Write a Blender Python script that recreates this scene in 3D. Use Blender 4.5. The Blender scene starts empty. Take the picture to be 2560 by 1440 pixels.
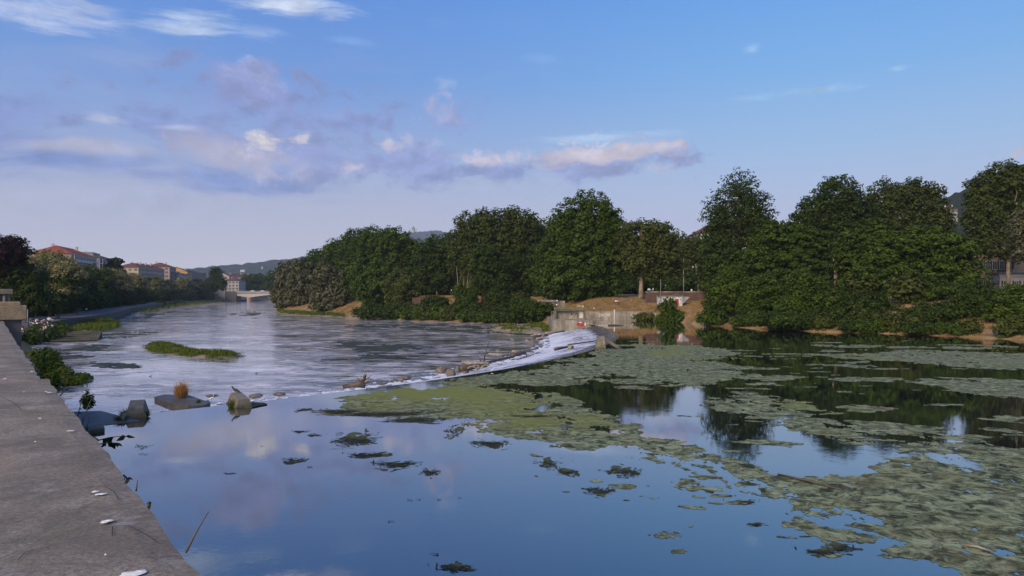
import bpy, bmesh, math, random
import numpy as np
from mathutils import Vector, Matrix

sc = bpy.context.scene
COL = sc.collection
random.seed(7)
RNG = np.random.default_rng(11)
R = math.radians

# ---------------------------------------------------------------- camera
F = 1776.0            # focal length in pixels of a 2560 wide picture
CX, HY = 1280.0, 735.0
CZ = 6.5              # eye above the pool
LOW = -2.0            # level of the river below the weir
cam = bpy.data.cameras.new('camera')
cam_o = bpy.data.objects.new('camera', cam)
COL.objects.link(cam_o)
cam_o.location = (0, 0, CZ)
cam_o.rotation_euler = (math.pi / 2, 0, 0)
cam.sensor_width = 36
cam.lens = 36 * F / 2560
cam.shift_y = 15 / 2560
cam.clip_start = 0.05
cam.clip_end = 30000
sc.camera = cam_o

# ---------------------------------------------------------------- light and exposure
SUN_EL, SUN_ROT = 31.0, 212.0
sc.view_settings.view_transform = 'Standard'
sc.view_settings.look = 'None'
sc.view_settings.exposure = 0.0
sc.view_settings.gamma = 1.0
sc.view_settings.use_curve_mapping = False
sc.cycles.use_denoising = True
sc.cycles.max_bounces = 8
sc.cycles.diffuse_bounces = 3
sc.cycles.glossy_bounces = 4
sc.cycles.transmission_bounces = 3
sc.cycles.volume_bounces = 1
sc.cycles.transparent_max_bounces = 8

sun = bpy.data.lights.new('sun', 'SUN')
sun.energy = 4.3
sun.angle = R(32)
sun.color = (1.0, 0.80, 0.58)
sun_o = bpy.data.objects.new('sun', sun)
COL.objects.link(sun_o)
_s = Vector((math.sin(R(SUN_ROT)) * math.cos(R(SUN_EL)), math.cos(R(SUN_ROT)) * math.cos(R(SUN_EL)), math.sin(R(SUN_EL))))
sun_o.rotation_euler = _s.to_track_quat('Z', 'Y').to_euler()
sun_o.location = (-60, -60, 60)

def lin(r, g=None, b=None):
    """sRGB 0-255 to linear"""
    if g is None:
        r, g, b = r
    f = lambda v: (v / 255 / 12.92) if v / 255 <= 0.04045 else ((v / 255 + 0.055) / 1.055) ** 2.4
    return (f(r), f(g), f(b))

class NT:
    """small helper for node trees"""
    def __init__(s, tree):
        s.t = tree
        s.n = tree.nodes
        s.l = tree.links
    def new(s, kind, **kw):
        n = s.n.new(kind)
        for k, v in kw.items():
            setattr(n, k, v)
        return n
    def put(s, sock, v):
        if isinstance(v, bpy.types.NodeSocket):
            s.l.new(v, sock)
        elif v is not None:
            sock.default_value = v
    def math(s, op, a, b=None, c=None, clamp=False):
        n = s.new('ShaderNodeMath', operation=op, use_clamp=clamp)
        for i, v in enumerate((a, b, c)):
            if v is not None:
                s.put(n.inputs[i], v)
        return n.outputs[0]
    def vmath(s, op, a, b=None, c=None):
        n = s.new('ShaderNodeVectorMath', operation=op)
        for i, v in enumerate((a, b, c)):
            if v is not None:
                s.put(n.inputs[i], v)
        return n.outputs['Value'] if op in ('LENGTH', 'DOT_PRODUCT') else n.outputs[0]
    def noise(s, vec, scale=5, detail=4, rough=0.55, dist=0.0, out='Fac', dims='3D'):
        n = s.new('ShaderNodeTexNoise', noise_dimensions=dims)
        if vec is not None:
            s.l.new(vec, n.inputs['Vector'])
        n.inputs['Scale'].default_value = scale
        n.inputs['Detail'].default_value = detail
        n.inputs['Roughness'].default_value = rough
        n.inputs['Distortion'].default_value = dist
        return n.outputs[out]
    def ramp(s, fac, stops, interp='LINEAR'):
        n = s.new('ShaderNodeValToRGB')
        cr = n.color_ramp
        cr.interpolation = interp
        while len(cr.elements) < len(stops):
            cr.elements.new(0.5)
        for e, (p, c) in zip(cr.elements, stops):
            e.position = p
            e.color = (c, c, c, 1) if isinstance(c, (int, float)) else (*c[:3], 1)
        s.l.new(fac, n.inputs[0])
        return n.outputs[0]
    def mrange(s, v, a, b, c=0.0, d=1.0, interp='LINEAR'):
        n = s.new('ShaderNodeMapRange', interpolation_type=interp)
        s.put(n.inputs[0], v)
        for i, x in enumerate((a, b, c, d)):
            s.put(n.inputs[i + 1], x)
        return n.outputs[0]
    def mix(s, fac, a, b, blend='MIX'):
        n = s.new('ShaderNodeMix', data_type='RGBA', blend_type=blend)
        s.put(n.inputs[0], fac)
        for i, v in ((6, a), (7, b)):
            s.put(n.inputs[i], (*v[:3], 1) if isinstance(v, (tuple, list)) else v)
        return n.outputs[2]
    def scalevec(s, vec, sx, sy, sz, loc=(0, 0, 0), rot=(0, 0, 0)):
        n = s.new('ShaderNodeMapping')
        s.l.new(vec, n.inputs[0])
        n.inputs['Scale'].default_value = (sx, sy, sz)
        n.inputs['Location'].default_value = loc
        n.inputs['Rotation'].default_value = rot
        return n.outputs[0]

# ---------------------------------------------------------------- sky
def angles(px, py):
    u, v = (px - CX) / F, (HY - py) / F
    return math.atan2(u, 1.0), math.atan2(v, math.hypot(u, 1.0))

def build_world():
    w = bpy.data.worlds.new('World')
    sc.world = w
    w.use_nodes = True
    t = NT(w.node_tree)
    bg = t.n['Background']
    STR = 0.1
    bg.inputs[1].default_value = STR
    sky = t.new('ShaderNodeTexSky', sky_type='NISHITA', sun_disc=False)
    sky.sun_elevation = R(SUN_EL)
    sky.sun_rotation = R(SUN_ROT)
    sky.air_density, sky.dust_density, sky.ozone_density = 1.0, 0.6, 3.0
    tc = t.new('ShaderNodeTexCoord').outputs['Generated']
    sep = t.new('ShaderNodeSeparateXYZ')
    t.l.new(tc, sep.inputs[0])
    az = t.math('ARCTAN2', sep.outputs[0], sep.outputs[1])
    el = t.math('ARCSINE', sep.outputs[2])
    cmb = t.new('ShaderNodeCombineXYZ')
    t.l.new(az, cmb.inputs[0])
    t.l.new(el, cmb.inputs[1])
    P = cmb.outputs[0]
    K = 1 / STR
    c = lambda *rgb: tuple(v * K for v in lin(*rgb))
    # clear sky: the blue overhead fading to a lilac-grey band of evening haze
    e01 = t.mrange(el, 0.0, 0.8)
    G = lambda *rgb: lin(*rgb)
    clear_l = t.ramp(e01, [(0.0, G(222, 213, 220)), (0.13, G(190, 191, 211)), (0.24, G(150, 172, 218)), (0.36, G(110, 154, 221)), (0.52, G(84, 141, 222)), (1.0, G(64, 110, 190))])
    clear_r = t.ramp(e01, [(0.0, G(214, 208, 224)), (0.13, G(190, 198, 225)), (0.24, G(158, 193, 232)), (0.36, G(124, 180, 237)), (0.52, G(94, 160, 235)), (1.0, G(70, 122, 204))])
    side = t.mrange(az, -0.35, 0.45, interp='SMOOTHSTEP')
    back = t.mrange(sep.outputs[1], -0.6, 0.2)
    clear = t.mix(t.math('MULTIPLY', side, back), clear_l, clear_r)
    clear = t.vmath('SCALE', clear)
    t.n[-1].inputs[3].default_value = K
    tinted = t.mix(1.0, sky.outputs[0], (0.95, 1.05, 1.35), 'MULTIPLY')
    col = t.mix(t.mrange(sep.outputs[1], -0.5, 0.25, 0.35, 0.95), tinted, clear)
    # cloud outlines: soft shapes broken up by many octaves of noise
    Pn = t.scalevec(P, 1, 1.6, 1)
    wn = t.noise(Pn, 5, 3, 0.5, out='Color')
    wv = t.vmath('SUBTRACT', wn, (0.5, 0.5, 0.5))
    Pw = t.vmath('MULTIPLY_ADD', wv, (0.10, 0.06, 0), P)
    nC = t.noise(t.scalevec(Pw, 1, 1.5, 1), 15, 9, 0.62)                       # heaped cloud
    nU = t.noise(t.scalevec(Pw, 1, 1.5, 1, loc=(0.008, -0.022, 0)), 15, 9, 0.62)
    relief = t.math('SUBTRACT', nU, nC)
    nF = t.noise(t.scalevec(Pw, 1, 1.4, 1), 34, 8, 0.66)                        # small heaps
    Pstr = t.scalevec(Pw, 1, 5, 1, rot=(0, 0, 0.05))
    nS = t.noise(Pstr, 6, 8, 0.6)                                               # layered cloud
    Pci = t.scalevec(Pw, 2.2, 15, 1, rot=(0, 0, 0.20))
    nI = t.noise(Pci, 4, 9, 0.66)                                               # fibres of the ice cloud
    total = [None]
    def cloud(col, px, py, wpx, hpx, rgb, alpha, kind='c'):
        a, e = angles(px, py)
        ww, hh = wpx / F * math.cos(a), hpx / F
        d = t.vmath('MULTIPLY_ADD', Pw if kind != 'i' else P, (1 / ww, 1 / hh, 0), (-a / ww, -e / hh, 0))
        d = t.vmath('LENGTH', d)
        n_, amp, soft = {'c': (nC, 3.2, 0.6), 's': (nS, 2.2, 0.8), 'i': (nI, 2.4, 0.9)}[kind]
        if kind == 'c' and wpx <= 138:
            n_, amp, soft = nF, 4.2, 1.25
        q = t.math('MULTIPLY_ADD', n_, amp, -0.5 * amp)
        q = t.math('SUBTRACT', q, d)
        m = t.mrange(q, -0.85, -0.85 + soft, 0.0, alpha, 'SMOOTHSTEP')
        total[0] = m if total[0] is None else t.math('MAXIMUM', total[0], m)
        return t.mix(m, col, c(*rgb))
    # general thin layer everywhere low in the sky, behind the camera too
    gen = t.noise(t.scalevec(P, 1, 4, 1), 3.2, 5, 0.55)
    gm = t.mrange(gen, 0.52, 0.74, 0.0, 0.4, 'SMOOTHSTEP')
    gm = t.math('MULTIPLY', gm, t.mrange(el, 0.02, 0.12))
    gm = t.math('MULTIPLY', gm, t.mrange(el, 0.55, 0.25))
    gm = t.math('MULTIPLY', gm, t.mrange(az, 0.2, -0.25))
    col = t.mix(gm, col, c(172, 180, 214))
    L = [  # px, py, half width, half height, colour, alpha, kind
        (330, 500, 520, 70, (178, 184, 211), 0.55, 's'), (1150, 470, 520, 60, (176, 186, 216), 0.5, 's'),
        (40, 310, 256.2, 97.6, (124, 143, 205), 0.8, 's'), (150, 408, 402.6, 58.56, (119, 142, 203), 1, 's'),
        (620, 250, 366, 107.36, (136, 153, 208), 0.95, 'c'), (850, 285, 231.8, 58.56, (136, 154, 209), 0.9, 'c'), (620, 215, 146.4, 73.2, (146, 159, 212), 0.85, 'c'),
        (420, 318, 207.4, 54.9, (132, 151, 207), 0.85, 'c'), (760, 395, 402.6, 91.5, (144, 158, 210), 0.9, 'c'),
        (560, 455, 366, 51.24, (124, 147, 206), 1, 's'), (1010, 405, 256.2, 91.5, (146, 160, 212), 0.9, 'c'),
        (1500, 412, 268.4, 58.56, (148, 160, 208), 1, 'c'), (1250, 420, 244, 51.24, (142, 158, 208), 0.95, 'c'), (1110, 292, 134.2, 58.56, (139, 157, 213), 0.9, 'c'),
        (230, 378, 230, 26, (187, 189, 212), 0.9, 's'), (290, 316, 90, 20, (196, 203, 226), 0.8, 's'), (480, 338, 90, 16, (190, 197, 222), 0.75, 's'),
        (640, 185, 93.75, 41.6, (176, 184, 221), 0.8, 'c'), (600, 400, 170, 52, (186, 184, 209), 0.9, 'c'), (690, 445, 130, 30, (188, 186, 209), 0.85, 'c'),
        (660, 358, 106.25, 39, (228, 220, 218), 1, 'c'), (735, 352, 40, 31.2, (224, 217, 220), 0.9, 'c'), (850, 432, 60, 26, (205, 198, 214), 0.9, 'c'),
        (958, 354, 55, 31.2, (209, 203, 222), 0.95, 'c'), (1050, 358, 93.75, 36.4, (180, 184, 218), 0.85, 'c'), (1095, 277, 87.5, 41.6, (176, 184, 221), 0.85, 'c'),
        (1230, 393, 180, 26, (199, 194, 215), 1, 'c'), (1195, 388, 75, 26, (214, 206, 219), 0.9, 'c'), (1320, 380, 75, 18.2, (208, 204, 222), 0.9, 'c'),
        (1505, 380, 180, 34, (208, 199, 215), 1, 'c'), (1470, 366, 118.75, 39, (226, 217, 224), 1, 'c'), (1600, 374, 100, 28.6, (212, 206, 222), 0.95, 'c'), (1420, 402, 87.5, 28.6, (206, 198, 213), 0.9, 'c'), (1640, 420, 75, 23.4, (190, 190, 216), 0.8, 'c'),
        (730, 10, 240, 46, (212, 222, 242), 0.95, 'i'), (470, 58, 150, 50, (190, 208, 238), 0.9, 'i'), (90, 18, 290, 58, (188, 202, 235), 0.9, 'i'),
        (640, 82, 110, 24, (160, 188, 232), 0.7, 'i'), (1490, 345, 330, 17, (172, 200, 234), 0.9, 'i'), (2010, 228, 190, 17, (160, 200, 238), 0.85, 'i'),
        (1880, 125, 40, 22, (165, 205, 242), 0.9, 'i'), (2245, 170, 28, 12, (160, 202, 240), 0.8, 'i'), (1350, 150, 70, 20, (130, 178, 234), 0.6, 'i'), (2545, 396, 75, 20.8, (206, 204, 224), 0.9, 'c'),
        (880, 105, 90, 16, (132, 172, 230), 0.5, 'i'), (1095, 220, 42.5, 15.6, (150, 182, 230), 0.7, 'c'),
    ]
    for q in L:
        col = cloud(col, *q)
    # lit and shaded sides of the heaps
    sh = t.math('MULTIPLY', t.mrange(relief, -0.14, 0.14, -0.16, 0.16), total[0])
    cx = t.new('ShaderNodeVectorMath', operation='SCALE')
    t.l.new(col, cx.inputs[0])
    t.l.new(t.math('ADD', sh, 1.0), cx.inputs[3])
    col = cx.outputs[0]
    t.l.new(col, bg.inputs[0])
    w.cycles.sampling_method = 'MANUAL'
    w.cycles.sample_map_resolution = 256
build_world()

# ---------------------------------------------------------------- geometry helpers
def at(px, py, D):
    """point at depth D seen at this place"""
    return Vector(((px - CX) / F * D, D, CZ - (py - HY) / F * D))

def on(px, py, z=0.0):
    """point of the level z seen at this place"""
    D = (CZ - z) * F / (py - HY)
    return Vector(((px - CX) / F * D, D, z))

def tag(o, label=None, cat=None, group=None, kind=None):
    if label:
        o['label'] = label
    if cat:
        o['category'] = cat
    if group:
        o['group'] = group
    if kind:
        o['kind'] = kind
    return o

def empty(name, loc, label=None, cat=None, group=None, rz=0.0):
    o = bpy.data.objects.new(name, None)
    COL.objects.link(o)
    o.location = loc
    o.rotation_euler[2] = rz
    return tag(o, label, cat, group)

def link(name, me, mat=None, parent=None, loc=None):
    if mat is not None and not me.materials:
        for m in (mat if isinstance(mat, (list, tuple)) else [mat]):
            me.materials.append(m)
    o = bpy.data.objects.new(name, me)
    COL.objects.link(o)
    if parent is not None:
        o.parent = parent
    if loc is not None:
        o.location = loc
    return o

class MB:
    """collects faces, builds ONE mesh"""
    def __init__(s):
        s.v, s.f, s.m = [], [], []
    def add(s, vs, fs, mi=0):
        k = len(s.v)
        s.v += [tuple(v) for v in vs]
        s.f += [tuple(i + k for i in f) for f in fs]
        s.m += [mi] * len(fs)
        return s
    def box(s, x0, x1, y0, y1, z0, z1, mi=0, M=None):
        vs = [Vector((x, y, z)) for z in (z0, z1) for y in (y0, y1) for x in (x0, x1)]
        if M is not None:
            vs = [M @ v for v in vs]
        return s.add(vs, [(0, 2, 3, 1), (4, 5, 7, 6), (0, 1, 5, 4), (2, 6, 7, 3), (0, 4, 6, 2), (1, 3, 7, 5)], mi)
    def tube(s, pts, rads, n=6, mi=0, cap=True):
        pts = [Vector(p) for p in pts]
        rings = []
        k0 = len(s.v)
        for i, p in enumerate(pts):
            d = (pts[min(i + 1, len(pts) - 1)] - pts[max(i - 1, 0)])
            d = d.normalized() if d.length > 1e-9 else Vector((0, 0, 1))
            a = d.cross(Vector((0, 0, 1)) if abs(d.z) < 0.9 else Vector((1, 0, 0))).normalized()
            b = d.cross(a)
            for j in range(n):
                th = 2 * math.pi * j / n
                s.v.append(tuple(p + (a * math.cos(th) + b * math.sin(th)) * rads[i]))
        for i in range(len(pts) - 1):
            for j in range(n):
                q = k0 + i * n
                s.f.append((q + j, q + (j + 1) % n, q + n + (j + 1) % n, q + n + j))
                s.m.append(mi)
        if cap:
            s.f.append(tuple(k0 + j for j in range(n))[::-1])
            s.f.append(tuple(k0 + (len(pts) - 1) * n + j for j in range(n)))
            s.m += [mi, mi]
        return s
    def prism(s, poly, z0, z1, mi=0):
        n = len(poly)
        vs = [(p[0], p[1], z0) for p in poly] + [(p[0], p[1], z1) for p in poly]
        fs = [tuple(range(n))[::-1], tuple(range(n, 2 * n))] + [(i, (i + 1) % n, n + (i + 1) % n, n + i) for i in range(n)]
        return s.add(vs, fs, mi)
    def mesh(s, name, smooth=False):
        me = bpy.data.meshes.new(name)
        me.from_pydata(s.v, [], s.f)
        me.polygons.foreach_set('material_index', np.array(s.m, dtype=np.int32))
        if smooth:
            me.polygons.foreach_set('use_smooth', np.ones(len(s.f), dtype=bool))
        me.update()
        return me
    def build(s, name, mat, parent=None, loc=None, smooth=False):
        return link(name, s.mesh(name, smooth), mat, parent, loc)

def fast_mesh(name, verts, quads, mat, attr=None, smooth=False):
    """numpy arrays straight into a mesh"""
    me = bpy.data.meshes.new(name)
    verts = np.ascontiguousarray(verts, dtype=np.float32)
    quads = np.ascontiguousarray(quads, dtype=np.int32)
    k = quads.shape[1]
    me.vertices.add(len(verts))
    me.vertices.foreach_set('co', verts.ravel())
    me.loops.add(quads.size)
    me.loops.foreach_set('vertex_index', quads.ravel())
    me.polygons.add(len(quads))
    me.polygons.foreach_set('loop_start', np.arange(0, quads.size, k, dtype=np.int32))
    try:
        me.polygons.foreach_set('loop_total', np.full(len(quads), k, dtype=np.int32))
    except Exception:
        pass
    if smooth:
        me.polygons.foreach_set('use_smooth', np.ones(len(quads), dtype=bool))
    if attr is not None:
        for nm, arr in attr.items():
            a = me.attributes.new(nm, 'FLOAT', 'POINT' if len(arr) == len(verts) else 'FACE')
            a.data.foreach_set('value', np.ascontiguousarray(arr, dtype=np.float32))
    me.update(calc_edges=True)
    if mat is not None:
        me.materials.append(mat)
    return me

def bevel(o, w, seg=2):
    m = o.modifiers.new('bevel', 'BEVEL')
    m.width = w
    m.segments = seg
    m.limit_method = 'ANGLE'
    return o

# lattice noise in numpy
_T = RNG.random((512, 512))
def vnoise(x, y, seed=0):
    x = np.asarray(x, float) + seed * 37.7
    y = np.asarray(y, float) + seed * 91.3
    xi, yi = np.floor(x).astype(int), np.floor(y).astype(int)
    fx, fy = x - xi, y - yi
    fx, fy = fx * fx * (3 - 2 * fx), fy * fy * (3 - 2 * fy)
    g = lambda a, b: _T[a & 511, b & 511]
    return (g(xi, yi) * (1 - fx) + g(xi + 1, yi) * fx) * (1 - fy) + (g(xi, yi + 1) * (1 - fx) + g(xi + 1, yi + 1) * fx) * fy
def fbm(x, y, oct=4, seed=0, gain=0.5):
    s, a, t = 0, 1.0, 0
    for i in range(oct):
        s = s + a * vnoise(np.asarray(x) * 2 ** i, np.asarray(y) * 2 ** i, seed + i)
        t += a
        a *= gain
    return s / t

# ---------------------------------------------------------------- materials
def material(name):
    m = bpy.data.materials.new(name)
    m.use_nodes = True
    t = NT(m.node_tree)
    return m, t, t.n['Principled BSDF']

def pm(name, c1, c2=None, scale=1.0, rough=0.85, bump=0.0, bscale=8.0, c3=None, scale3=0.2, stretch=(1, 1, 1), spec=0.3, lo=0.35, hi=0.65, metal=0.0, bdist=0.05):
    m, t, b = material(name)
    pos = t.new('ShaderNodeNewGeometry').outputs['Position']
    v = t.scalevec(pos, *stretch)
    col = None
    if c2 is not None:
        f = t.mrange(t.noise(v, scale, 6, 0.62), lo, hi)
        col = t.mix(f, c1, c2)
        if c3 is not None:
            f3 = t.mrange(t.noise(v, scale3, 5, 0.6), 0.45, 0.68)
            col = t.mix(f3, col, c3)
        t.l.new(col, b.inputs['Base Color'])
    else:
        b.inputs['Base Color'].default_value = (*c1, 1)
    b.inputs['Roughness'].default_value = rough
    b.inputs['Specular IOR Level'].default_value = spec
    b.inputs['Metallic'].default_value = metal
    if bump:
        bn = t.new('ShaderNodeBump')
        bn.inputs['Strength'].default_value = bump
        bn.inputs['Distance'].default_value = bdist
        t.l.new(t.noise(v, bscale, 6, 0.65), bn.inputs['Height'])
        t.l.new(bn.outputs[0], b.inputs['Normal'])
    return m

def leaf_mat(name, dark, light, extra=None, trans=0.25, rough=0.55):
    """foliage: colour differs from clump to clump and leaf to leaf"""
    m, t, b = material(name)
    a = t.new('ShaderNodeAttribute', attribute_name='tint').outputs['Fac']
    col = t.mix(a, dark, light)
    if extra is not None:
        pos = t.new('ShaderNodeNewGeometry').outputs['Position']
        f = t.mrange(t.noise(pos, 0.22, 3, 0.6), 0.48, 0.66)
        col = t.mix(f, col, extra)
    t.l.new(col, b.inputs['Base Color'])
    b.inputs['Roughness'].default_value = 0.75
    b.inputs['Specular IOR Level'].default_value = 0.12
    tr = t.new('ShaderNodeBsdfTranslucent')
    t.l.new(t.mix(0.5, col, (0.10, 0.14, 0.02)), tr.inputs[0])
    mx = t.new('ShaderNodeMixShader')
    mx.inputs[0].default_value = trans
    t.l.new(b.outputs[0], mx.inputs[1])
    t.l.new(tr.outputs[0], mx.inputs[2])
    t.l.new(mx.outputs[0], t.n['Material Output'].inputs[0])
    return m

def water_mat(name, base, ior, calm, ripple, patch, rough=0.03, big=0.0, riffle=None):
    """river surface: dark body, mirror reflection, wind ripples that come and go in patches; riffle paints sky reflection into the body"""
    m, t, b = material(name)
    pos = t.new('ShaderNodeNewGeometry').outputs['Position']
    b.inputs['Base Color'].default_value = (*base, 1)
    b.inputs['IOR'].default_value = ior
    b.inputs['Specular IOR Level'].default_value = 0.5
    b.inputs['Roughness'].default_value = rough
    v = t.scalevec(pos, 1.0, 0.8, 1, rot=(0, 0, 0.5))
    pn = t.noise(t.scalevec(pos, 0.6, 1.3, 1, rot=(0, 0, 0.35)), patch, 4, 0.6)
    pmask = t.mrange(pn, 0.42, 0.6, calm, ripple, 'SMOOTHSTEP')
    h = t.math('ADD', t.noise(v, 1.6, 5, 0.6, 0.4), t.math('MULTIPLY', t.noise(v, 5.5, 3, 0.6), 0.35))
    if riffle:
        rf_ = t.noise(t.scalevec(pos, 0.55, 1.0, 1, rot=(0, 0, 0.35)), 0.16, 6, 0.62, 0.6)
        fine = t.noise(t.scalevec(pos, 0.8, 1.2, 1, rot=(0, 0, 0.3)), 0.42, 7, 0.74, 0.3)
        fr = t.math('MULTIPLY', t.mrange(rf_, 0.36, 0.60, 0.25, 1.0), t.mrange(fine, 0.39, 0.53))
        t.l.new(t.mix(fr, base, riffle), b.inputs['Base Color'])  # pale riffle water; its lilac tone paints reflected sky into the base colour
        v = t.scalevec(pos, 0.7, 1.0, 1, rot=(0, 0, 0.35))
        h = t.math('ADD', t.noise(v, 0.9, 4, 0.6, 0.4), t.math('MULTIPLY', t.noise(v, 3.0, 3, 0.6), 0.25))
    if big:
        h = t.math('MULTIPLY_ADD', t.noise(v, 0.45, 3, 0.5), big, h)
    bn = t.new('ShaderNodeBump')
    bn.inputs['Distance'].default_value = 0.35
    t.l.new(pmask, bn.inputs['Strength'])
    t.l.new(h, bn.inputs['Height'])
    t.l.new(bn.outputs[0], b.inputs['Normal'])
    # mirror reflection that grows towards grazing view, over the dark body of the water
    b.inputs['Specular IOR Level'].default_value = 0.0
    gl = t.new('ShaderNodeBsdfGlossy')
    gl.inputs['Roughness'].default_value = rough
    gl.inputs['Color'].default_value = (1, 1, 1, 1)
    t.l.new(bn.outputs[0], gl.inputs['Normal'])
    lw = t.new('ShaderNodeLayerWeight')
    lw.inputs[0].default_value = 0.5
    t.l.new(bn.outputs[0], lw.inputs['Normal'])
    fr_ = t.math('MULTIPLY_ADD', t.math('POWER', lw.outputs['Facing'], 3.3), 0.88, 0.13)
    if riffle:
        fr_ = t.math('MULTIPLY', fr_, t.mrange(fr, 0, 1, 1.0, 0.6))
    mx = t.new('ShaderNodeMixShader')
    t.l.new(fr_, mx.inputs[0])
    t.l.new(b.outputs[0], mx.inputs[1])
    t.l.new(gl.outputs[0], mx.inputs[2])
    t.l.new(mx.outputs[0], t.n['Material Output'].inputs[0])
    return m

M = {}
M['pool'] = water_mat('pool_water', (0.006, 0.010, 0.014), 3.3, 0.003, 0.011, 0.05, 0.008)
M['river'] = water_mat('river_water', (0.012, 0.015, 0.024), 2.8, 0.05, 0.30, 0.045, 0.06, 1.0, riffle=(0.70, 0.68, 0.74))  # lilac riffle colour stands in for bright sky mirrored on the ripples
M['bed'] = pm('ground_earth', (0.10, 0.10, 0.07), (0.06, 0.075, 0.04), 0.02, 0.95)
M['bank'] = pm('dry_bank', (0.27, 0.18, 0.075), (0.12, 0.07, 0.03), 0.5, 0.95, 0.7, 2.4, c3=(0.33, 0.235, 0.115), scale3=0.22, bdist=0.25)
M['lbank'] = pm('left_bank_ground', (0.075, 0.082, 0.04), (0.045, 0.05, 0.028), 0.3, 0.95, 0.4, 2.0, c3=(0.12, 0.10, 0.06), scale3=0.1)
M['asphalt'] = pm('promenade_paving', (0.10, 0.097, 0.10), (0.075, 0.073, 0.078), 0.6, 0.9)
M['concrete'] = pm('concrete', (0.34, 0.31, 0.25), (0.19, 0.165, 0.13), 1.2, 0.9, 0.3, 6, c3=(0.10, 0.09, 0.065), scale3=0.5, stretch=(1, 1, 0.35))
M['concrete_dark'] = pm('wet_concrete', (0.11, 0.105, 0.10), (0.06, 0.06, 0.058), 2.0, 0.55, 0.4, 8)
M['block'] = pm('block_concrete', (0.235, 0.215, 0.175), (0.14, 0.13, 0.105), 2.5, 0.9, 0.3, 14, c3=(0.10, 0.10, 0.06), scale3=1.1, bdist=0.02)
def waterline(m, z0, z1, dark):
    """slimy band left by the water on standing concrete"""
    t = NT(m.node_tree)
    b = t.n['Principled BSDF']
    src = b.inputs['Base Color'].links[0].from_socket
    pos = t.new('ShaderNodeNewGeometry').outputs['Position']
    sp = t.new('ShaderNodeSeparateXYZ')
    t.l.new(pos, sp.inputs[0])
    z = t.math('MULTIPLY_ADD', t.noise(pos, 2.5, 4, 0.6), 0.5, t.math('SUBTRACT', sp.outputs[2], 0.25))
    t.l.new(t.mix(t.mrange(z, z0, z1, 0.85, 0.0), src, dark), b.inputs['Base Color'])
waterline(M['block'], -0.05, 0.35, (0.035, 0.04, 0.02))
M['gravel'] = pm('gravel', (0.34, 0.27, 0.19), (0.15, 0.115, 0.075), 1.6, 0.95, 0.7, 3, c3=(0.09, 0.10, 0.035), scale3=0.16, bdist=0.1)
M['hill'] = pm('wooded_hill', (0.010, 0.018, 0.012), (0.022, 0.034, 0.018), 0.012, 0.95)
M['wood'] = pm('driftwood', (0.33, 0.285, 0.225), (0.17, 0.14, 0.105), 2.0, 0.85, 0.4, 9, bdist=0.02)
M['wetwood'] = pm('wet_driftwood', (0.12, 0.098, 0.072), (0.045, 0.037, 0.030), 2.0, 0.6, 0.4, 9, bdist=0.02)
M['rock'] = pm('river_rock', (0.20, 0.175, 0.145), (0.075, 0.065, 0.055), 2.2, 0.85, 0.5, 6, bdist=0.03)
M['bark'] = pm('bark', (0.15, 0.12, 0.085), (0.075, 0.06, 0.045), 1.4, 0.9, 0.3, 6)
M['plane_bark'] = pm('plane_bark', (0.30, 0.235, 0.155), (0.14, 0.11, 0.075), 1.1, 0.9, 0.2, 6)
M['stone_wall'] = pm('rubble_wall', (0.19, 0.15, 0.105), (0.07, 0.058, 0.042), 1.3, 0.95, 0.8, 2.2, bdist=0.15)

# ---------------------------------------------------------------- big structure: ground, water, banks, hills
g = MB().add([(-14000, -6000, -6), (14000, -6000, -6), (14000, 16000, -6), (-14000, 16000, -6)], [(0, 1, 2, 3)]).build('ground', M['bed'])
tag(g, kind='structure')

# weir crest, from the near parapet to the far abutment
CREST_PX = [(120, 1068), (200, 1056), (300, 1040), (480, 1022), (680, 1000), (860, 979), (1000, 962), (1130, 944), (1250, 925), (1330, 911), (1400, 896), (1460, 881), (1505, 867), (1536, 853), (1545, 843), (1541, 834), (1528, 826), (1510, 819), (1490, 814)]
def smooth_line(pts, n):
    pts = np.array([(p[0], p[1]) for p in pts])
    d = np.r_[0, np.cumsum(np.hypot(*np.diff(pts, axis=0).T))]
    s = np.linspace(0, d[-1], n)
    out = np.c_[np.interp(s, d, pts[:, 0]), np.interp(s, d, pts[:, 1])]
    for _ in range(6):
        out[1:-1] = out[1:-1] * 0.5 + (out[:-2] + out[2:]) * 0.25
    return out
CREST = smooth_line([on(*p) for p in CREST_PX], 160)

pool_poly = [tuple(p) for p in CREST] + [(12, 182), (40, 182), (60, 150), (90, 135), (240, 100), (240, -60), (40, -60), (2.5, -4), (-1.0, 1.0)]
me = bpy.data.meshes.new('pool_water')
bm = bmesh.new()
bm.faces.new([bm.verts.new((x, y, 0)) for x, y in pool_poly])
bmesh.ops.triangulate(bm, faces=bm.faces[:])
bm.to_mesh(me)
bm.free()
if me.polygons[0].normal.z < 0:
    me.flip_normals()
o = link('pool_water', me, M['pool'])
tag(o, kind='structure')
o = MB().add([(-900, 10, LOW), (150, 10, LOW), (150, 1700, LOW), (-900, 1700, LOW)], [(0, 1, 2, 3)]).build('river_water', M['river'])
tag(o, kind='structure')

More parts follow.
